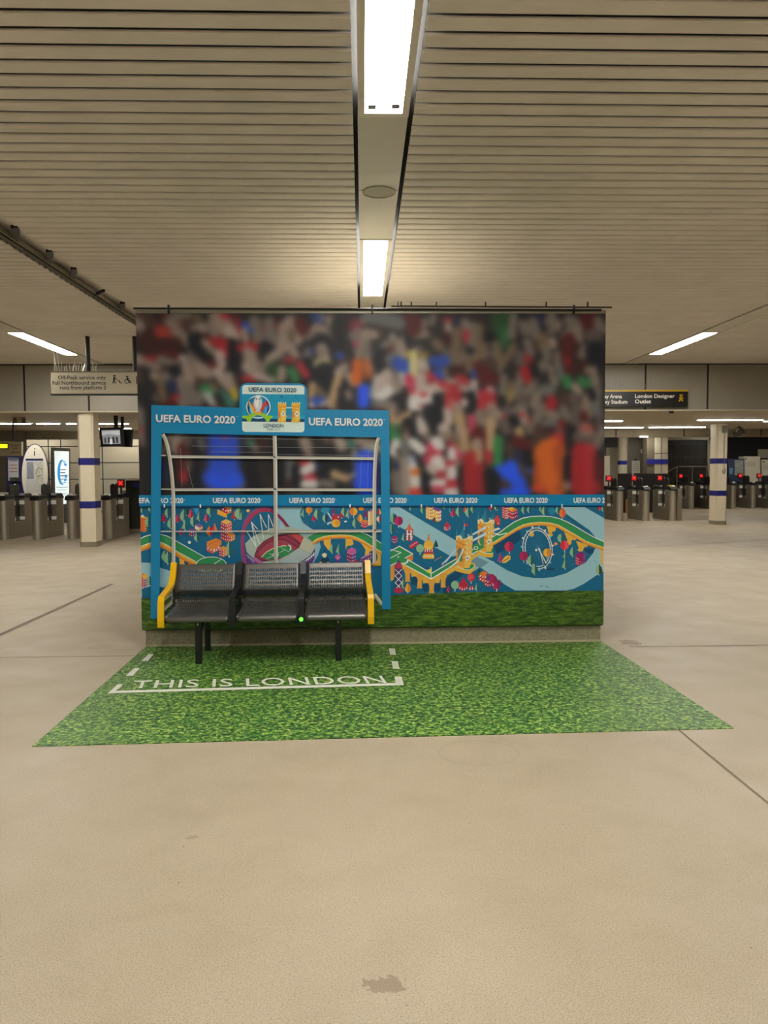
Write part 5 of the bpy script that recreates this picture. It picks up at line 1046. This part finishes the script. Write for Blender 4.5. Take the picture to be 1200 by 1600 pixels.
flat(bd, [(379, 654.5), (476, 655.3), (476, 659.7), (379, 658.9)], bz-.001, (14, 70, 104)); flat(bd, [(428, 650), (476, 650.3), (476, 654.6), (428, 654.2)], bz-.001, (30, 160, 190))
badge = bd.build('badge', dg); badge['label'] = 'rounded title badge with a cup emblem and two towers'
k_ = 8.571
em = MB(); ey = [bz-.0015]
def E(pts, col): flat(em, [(360+a/k_, 590+b/k_) for a, b in pts], ey[0], col); ey[0] -= .00012
def Ec(cx, cy, rx, ry, col, a0=0, a1=360, n=28): E([(cx+rx*math.cos(math.radians(a0+(a1-a0)*i/n)), cy+ry*math.sin(math.radians(a0+(a1-a0)*i/n))) for i in range(n+(a1-a0 < 360))], col)
Ec(380, 395, 162, 155, WH); Ec(380, 395, 150, 143, (24, 130, 170))
E([(240, 310), (300, 270), (330, 400), (330, 520), (270, 500), (240, 440)], (30, 120, 150)); E([(232, 360), (262, 400), (262, 500), (240, 450)], NAV); E([(245, 300), (285, 360), (350, 480), (330, 520), (285, 470), (262, 380)], (240, 170, 70)); E([(300, 330), (340, 380), (350, 480), (320, 450)], (236, 130, 60))
E([(270, 380), (310, 480), (290, 500), (262, 440)], (90, 200, 220)); E([(430, 360), (500, 310), (480, 380), (430, 470), (405, 480)], (214, 70, 50)); E([(480, 300), (515, 340), (525, 390), (490, 380)], (150, 40, 70)); E([(465, 400), (515, 395), (500, 470), (455, 480)], (60, 160, 220)); E([(500, 400), (527, 400), (505, 470), (490, 480)], NAV)
Ec(375, 345, 56, 100, (206, 206, 204)); Ec(362, 330, 26, 80, (236, 236, 234)); E([(345, 240), (410, 240), (400, 275), (355, 275)], (226, 226, 224)); E([(350, 430), (400, 430), (412, 470), (340, 470)], (200, 200, 198)); Ec(355, 290, 12, 12, (130, 132, 136)); Ec(398, 290, 12, 12, (130, 132, 136))
E([(165, 515), (245, 512), (300, 480), (375, 462), (450, 480), (505, 512), (570, 515), (570, 545), (540, 555), (520, 592), (485, 592), (470, 555), (430, 520), (375, 506), (320, 520), (290, 555), (278, 592), (238, 592), (215, 555), (165, 540)], (150, 200, 50)); E([(330, 470), (375, 455), (420, 470), (410, 500), (375, 494), (340, 500)], (220, 170, 60))
for x in (640, 825):
    E([(x, 345), (x+112, 345), (x+112, 400), (x+105, 410), (x+108, 600), (x, 600), (x-5, 575), (x+8, 560), (x+5, 410), (x, 400)], (246, 176, 50)); E([(x+50, 410), (x+108, 410), (x+108, 560), (x+50, 600)], (240, 196, 90)); E([(x+10, 460), (x+30, 455), (x+32, 530), (x+12, 545)], (224, 110, 50))
    E([(x+30, 345), (x+52, 260), (x+78, 345)], (50, 150, 190)); E([(x+52, 270), (x+60, 258), (x+78, 345)], (30, 110, 150)); Ec(x+48, 258 if x < 700 else 262, 11, 11, NAV if x < 700 else (30, 120, 150))
    for d in (4, 30, 66, 98): E([(x+d, 352), (x+d+8, 322), (x+d+16, 352)], (250, 240, 200))
    for d in (392, 428): E([(x+10, d), (x+108, d), (x+108, d+10), (x+10, d+10)], (226, 140, 50))
    for a, b in ((70, 470), (70, 510), (50, 490), (90, 490)): Ec(x+a, b, 12, 12, WH)
    Ec(x+70, 490, 9, 9, NAV)
E([(752, 398), (826, 398), (826, 416), (752, 416)], (200, 226, 232)); Ec(800, 520, 12, 12, (210, 90, 90)); E([(750, 510), (775, 520), (750, 530)], (226, 190, 80))
em.build('emblem', badge)
bl_ = MB(); by = ey[0]-.0003; tealt = M('letter_teal', (24, 84, 112), .4)
def wl(mb, body, x0, y0, x1, y1, hpx, m, bold): p = P(x0, y0, YP-.02); q = P(x1, y1, YP-.02); write(mb, body, (p[0], by, p[2]), (q[0]-p[0], 0, q[2]-p[2]), (0, 0, hpx*YP/1200), m, bold)
wl(bl_, 'UEFA EURO 2020', 389.3, 612.2, 463.5, 613.3, 6.2, tealt, .018); wl(bl_, 'LONDON', 412.5, 667.8, 443.3, 668.1, 5.2, tealt, .01); wl(bl_, 'HOST CITY', 418, 672.4, 438.5, 672.6, 2.6, tealt, .0)
bl_.build('badge_lettering', badge)
hl = MB(); wl(hl, 'UEFA EURO 2020', 245, 659.3, 368.5, 661.8, 10.6, lw, .03); wl(hl, 'TM', 369.5, 652.3, 372.5, 652.3, 1.4, lw, 0); hl.build('header_lettering', dg)
hl = MB(); wl(hl, 'UEFA EURO 2020', 483, 664.2, 598, 665.7, 10.6, lw, .03); wl(hl, 'TM', 598.7, 656.5, 601.7, 656.5, 1.4, lw, 0)
hl.build('header_lettering', dg)
ribm = M('rib_aluminium', (192, 188, 176), .35, .15); ribh = M('rib_highlight', (214, 208, 192), .3, .1)
def rib(pts, w, nm='rib'):
    mb = MB()
    for i in range(len(pts)-1):
        (x0, y0), (x1, y1) = pts[i], pts[i+1]; L_ = math.hypot(x1-x0, y1-y0); a, b = -(y1-y0)/L_*w/2, (x1-x0)/L_*w/2
        slab(mb, [(x0+a, y0+b), (x0-a, y0-b), (x1-a, y1-b), (x1+a, y1+b)], YD+.002, .006, ribm)
        a2, b2 = a*.25, b*.25
        flat(mb, [(x0+a, y0+b), (x0+a2, y0+b2), (x1+a2, y1+b2), (x1+a, y1+b)], YD+.0015, (214, 208, 192))
    return mb.build(nm, dg)
rib([(255, 678.5), (259, 686), (262.5, 697), (265.5, 712), (268, 730), (270, 750), (271.5, 770), (272, 800), (272, 860), (271.5, 938)][::-1], 5.5)
rib([(592, 684), (589, 692), (587.5, 702), (586.5, 716), (585.5, 735), (585, 760), (585, 880)], 5.5)
rib([(429.5, 681), (430.3, 712), (430.8, 760), (431.5, 885)][::-1], 6)
for a in (((266, 713.5), (430, 715), 'h'), ((430, 715), (586, 716.5), 'h'), ((271, 765), (431, 764.8), ''), ((431, 764.8), (585, 765.3), ''), ((252, 830), (431, 829.5), ''), ((431, 829.5), (596, 829.2), ''), ((253, 711.5), (260, 711.6), ''), ((253, 764), (268, 764.3), '')):
    rib([a[0], a[1]], 4.2 if a[0][0] > 253.5 else 1.8, 'rail')
rib([(254, 954), (272, 938)], 5, 'brace'); rib([(254, 940), (272, 925)], 2.5, 'brace'); rib([(272, 938), (585, 935)], 4, 'rail'); rib([(597, 944), (585, 928)], 5, 'brace')
stk = MB()
stm = M('pane_streak', (140, 146, 150), .3)
for x0, y0, x1, y1 in ((258, 684, 430, 686), (300, 697, 428, 698.3), (330, 706, 428, 706.8), (434, 686, 590, 688), (434, 699, 588, 700.3), (434, 710.5, 587, 711.5)):
    a = P(x0, y0, YP-.015); b = P(x1, y1, YP-.015); stk.bar((a[0], YD+.004, a[2]), (b[0], YD+.004, b[2]), .0028, .001, stm, (0, 1, 0))
for x0, y0, x1, y1 in ((283, 700, 285, 760), (294, 728, 302, 762), (565, 712, 562, 765), (576, 690, 574, 765)):
    a = P(x0, y0, YP-.015); b = P(x1, y1, YP-.015); stk.bar((a[0], YD+.004, a[2]), (b[0], YD+.004, b[2]), .0028, .001, stm, (0, 1, 0))
stk.build('pane_streaks', dg)

# ================================================================ grass floor graphic
gm = M('floor_grass_print', (60, 130, 50), .5)
grass_nodes(gm, (34, 38, 40), (22, 58, 28), (62, 124, 48), (190, 216, 96), (.38, .5, .64))
mat = thing('grass_floor_graphic', 'flat printed green grass mat on the floor in front of the mural, with white markings', 'floor graphic', (0, 5.8, 0), world=True)
co = [F(50, 1167), F(1147, 1138.5), F(941, 1003.5), F(228, 1011)]
co[2] = (co[2][0], YP+.004, 0); co[3] = (co[3][0], YP+.004, 0)
mb = MB(); mb.add([(c[0], c[1], 0.0005) for c in co]+[(c[0], c[1], .004) for c in co], [(3, 2, 1, 0), (4, 5, 6, 7), (0, 1, 5, 4), (1, 2, 6, 5), (2, 3, 7, 6), (3, 0, 4, 7)], gm); mb.build('printed_mat', mat)
fw = M('marking_white', (226, 226, 214), .5)
mk = MB()
def fp(pts): mk.add([(*F(a, b)[:2], .0055) for a, b in pts], [list(range(len(pts)))[::-1]], fw)
cc = lambda x, y: (30+x/1.791, 980+y/1.791)
fp([cc(248, 187), cc(275, 162), cc(291, 162), cc(270, 180), cc(1053, 158), cc(1051, 140), cc(1070, 140), cc(1076, 164)])
for q in ([(342, 96), (362, 77), (376, 77), (360, 96)], [(298, 138), (322, 116), (337, 116), (318, 138)], [(1034, 61), (1051, 61), (1055, 79), (1038, 79)], [(1042, 97), (1059, 97), (1064, 118), (1046, 118)]): fp([cc(*p) for p in q])
mk.build('white_marking', mat)
tx = MB(); a = F(*cc(313, 173)); b = F(*cc(1029, 158))
ex = (b[0]-a[0], b[1]-a[1], 0); ez = (-.035, .205, 0)
write(tx, 'THIS IS LONDON', (a[0], a[1], .0055), ex, ez, fw, .004, 1.05); tx.build('lettering', mat)

# ================================================================ bench
ang = math.radians(2.2)
bench = thing('station_bench', 'three-seat dark perforated steel bench with yellow end frames, on the grass floor graphic', 'bench', (-.79, 6.38, 0))
bench.rotation_euler = (0, 0, ang)
smt = M('seat_steel', (104, 101, 96), .36, .6, .05, 20); blk = M('bench_black', (20, 22, 23), .35); yel = M('end_frame_yellow', (244, 190, 10), .3)
PROF = [(-.135, .372), (-.142, .395), (-.128, .418), (-.10, .428), (-.05, .424), (.05, .424), (.15, .428), (.24, .436), (.30, .446), (.345, .462), (.372, .484), (.366, .508), (.332, .538), (.300, .562), (.296, .582), (.308, .61), (.345, .67), (.385, .735), (.405, .785)]
# resample the profile by arc length
def resample(pr, n):
    d = [0]
    for i in range(1, len(pr)): d.append(d[-1]+math.dist(pr[i], pr[i-1]))
    out = []
    for k in range(n+1):
        s = d[-1]*k/n; i = max(j for j in range(len(d)) if d[j] <= s+1e-9); i = min(i, len(pr)-2); t_ = (s-d[i])/(d[i+1]-d[i])
        out.append((pr[i][0]+t_*(pr[i+1][0]-pr[i][0]), pr[i][1]+t_*(pr[i+1][1]-pr[i][1]), s))
    return out, d[-1]
def seat_sheet(x0, x1):
    NR = 92; pr, L_ = resample(PROF, NR)
    # columns alternate metal / hole
    xs_ = [x0, x0+.028]; n = 23; w = (x1-x0-.056)/(n); holes = []
    for i in range(n):
        a = x0+.028+w*i; xs_ += [a+w*.28, a+w*.72, a+w]
    xs_.append(x1); xs_ = sorted(set(round(v, 6) for v in xs_))
    mb = MB(); V = [(x, p[0], p[1]) for p in pr for x in xs_]; W = len(xs_); fs = []
    for r in range(NR):
        s = (pr[r][2]+pr[r+1][2])/2
        hole_row = (r % 4 in (1, 2)) and (.14 < s < L_-.055)
        for c_ in range(W-1):
            a, b = xs_[c_], xs_[c_+1]; mid_ = (a+b)/2-x0-.028
            ishole = hole_row and 0 < mid_ < w*n and .28 < (mid_ % w)/w < .72 and mid_ > w*.5
            if not ishole: fs.append((r*W+c_, r*W+c_+1, (r+1)*W+c_+1, (r+1)*W+c_))
    mb.add(V, fs, smt); o = mb.build('seat', bench, smooth=True)
    sd = o.modifiers.new('thick', 'SOLIDIFY'); sd.thickness = .004; sd.offset = -1
    return o
half = .835; pitch = (2*half)/3
for k in range(3):
    x0 = -half+pitch*k; seat_sheet(x0+(.012 if k == 0 else .030), x0+pitch-(.012 if k == 2 else .030))
# side frames: flat bar following back, arm and front
def side_frame(x, m, w, name, arm=True):
    ctr = [(-.165, .345), (-.170, .40), (-.150, .545), (-.125, .575), (.23, .585+.035), (.275, .64), (.33, .69), (.385, .80)]
    mb = MB(); th = .03
    for i in range(len(ctr)-1):
        mb.bar((x, ctr[i][0], ctr[i][1]), (x, ctr[i+1][0], ctr[i+1][1]), w, th if (m is yel or i not in (2, 3)) else .012, m, (0, -.6, 1))
    for c_ in ctr[1:-1]: mb.tube([(x-w/2, c_[0], c_[1]), (x+w/2, c_[0], c_[1])], th/2, m, 12)
    return mb.build(name, bench)
for x in (-half-.012, half+.012):
    o = side_frame(x, yel, .05, 'end_frame', True); o['label'] = 'yellow end frame'
    b = MB(); b.bar((x, -.16, .36), (x, .34, .40), .02, .05, blk); b.bar((x, .34, .40), (x, .42, .78), .02, .03, blk); b.build('end_bracket', bench)
for k, x in enumerate((-half+pitch, -half+2*pitch)):
    o = side_frame(x, blk, .046, 'arm_frame'); o['label'] = 'black intermediate arm'
    b = MB(); b.bar((x, -.15, .38), (x, .36, .40), .03, .04, blk); b.bar((x, .36, .40), (x, .36, .5), .03, .04, blk); b.bar((x, .40, .50), (x, .43, .80), .05, .02, blk); b.build('seat_bracket', bench)
    if k == 1:
        MB().tube([(x+.0, -.185, .395), (x+.0, -.196, .395)], .016, M('green_light', (90, 250, 60), .4, emit=2.5), 16).build('green_light', o)
# beam and legs
MB().box(-half+.05, half-.05, .08, .14, .345, .40, blk).build('beam', bench)
for xl in (-.58, .58):
    MB().box(xl-.026, xl+.026, -.02, .03, 0, .40, blk).build('leg', bench, bevel=.004)
    MB().box(xl-.024, xl+.024, .44, .488, 0, .37, blk).build('leg', bench, bevel=.004)
    b = MB(); b.bar((xl, .0, .27), (xl, .46, .37), .035, .04, blk); b.bar((xl, -.10, .385), (xl, .47, .385), .05, .03, blk); b.build('leg_brace', bench)
    MB().tube([(xl, -.02, .335), (xl, -.026, .335)], .009, steel, 10).build('bolt', bench)
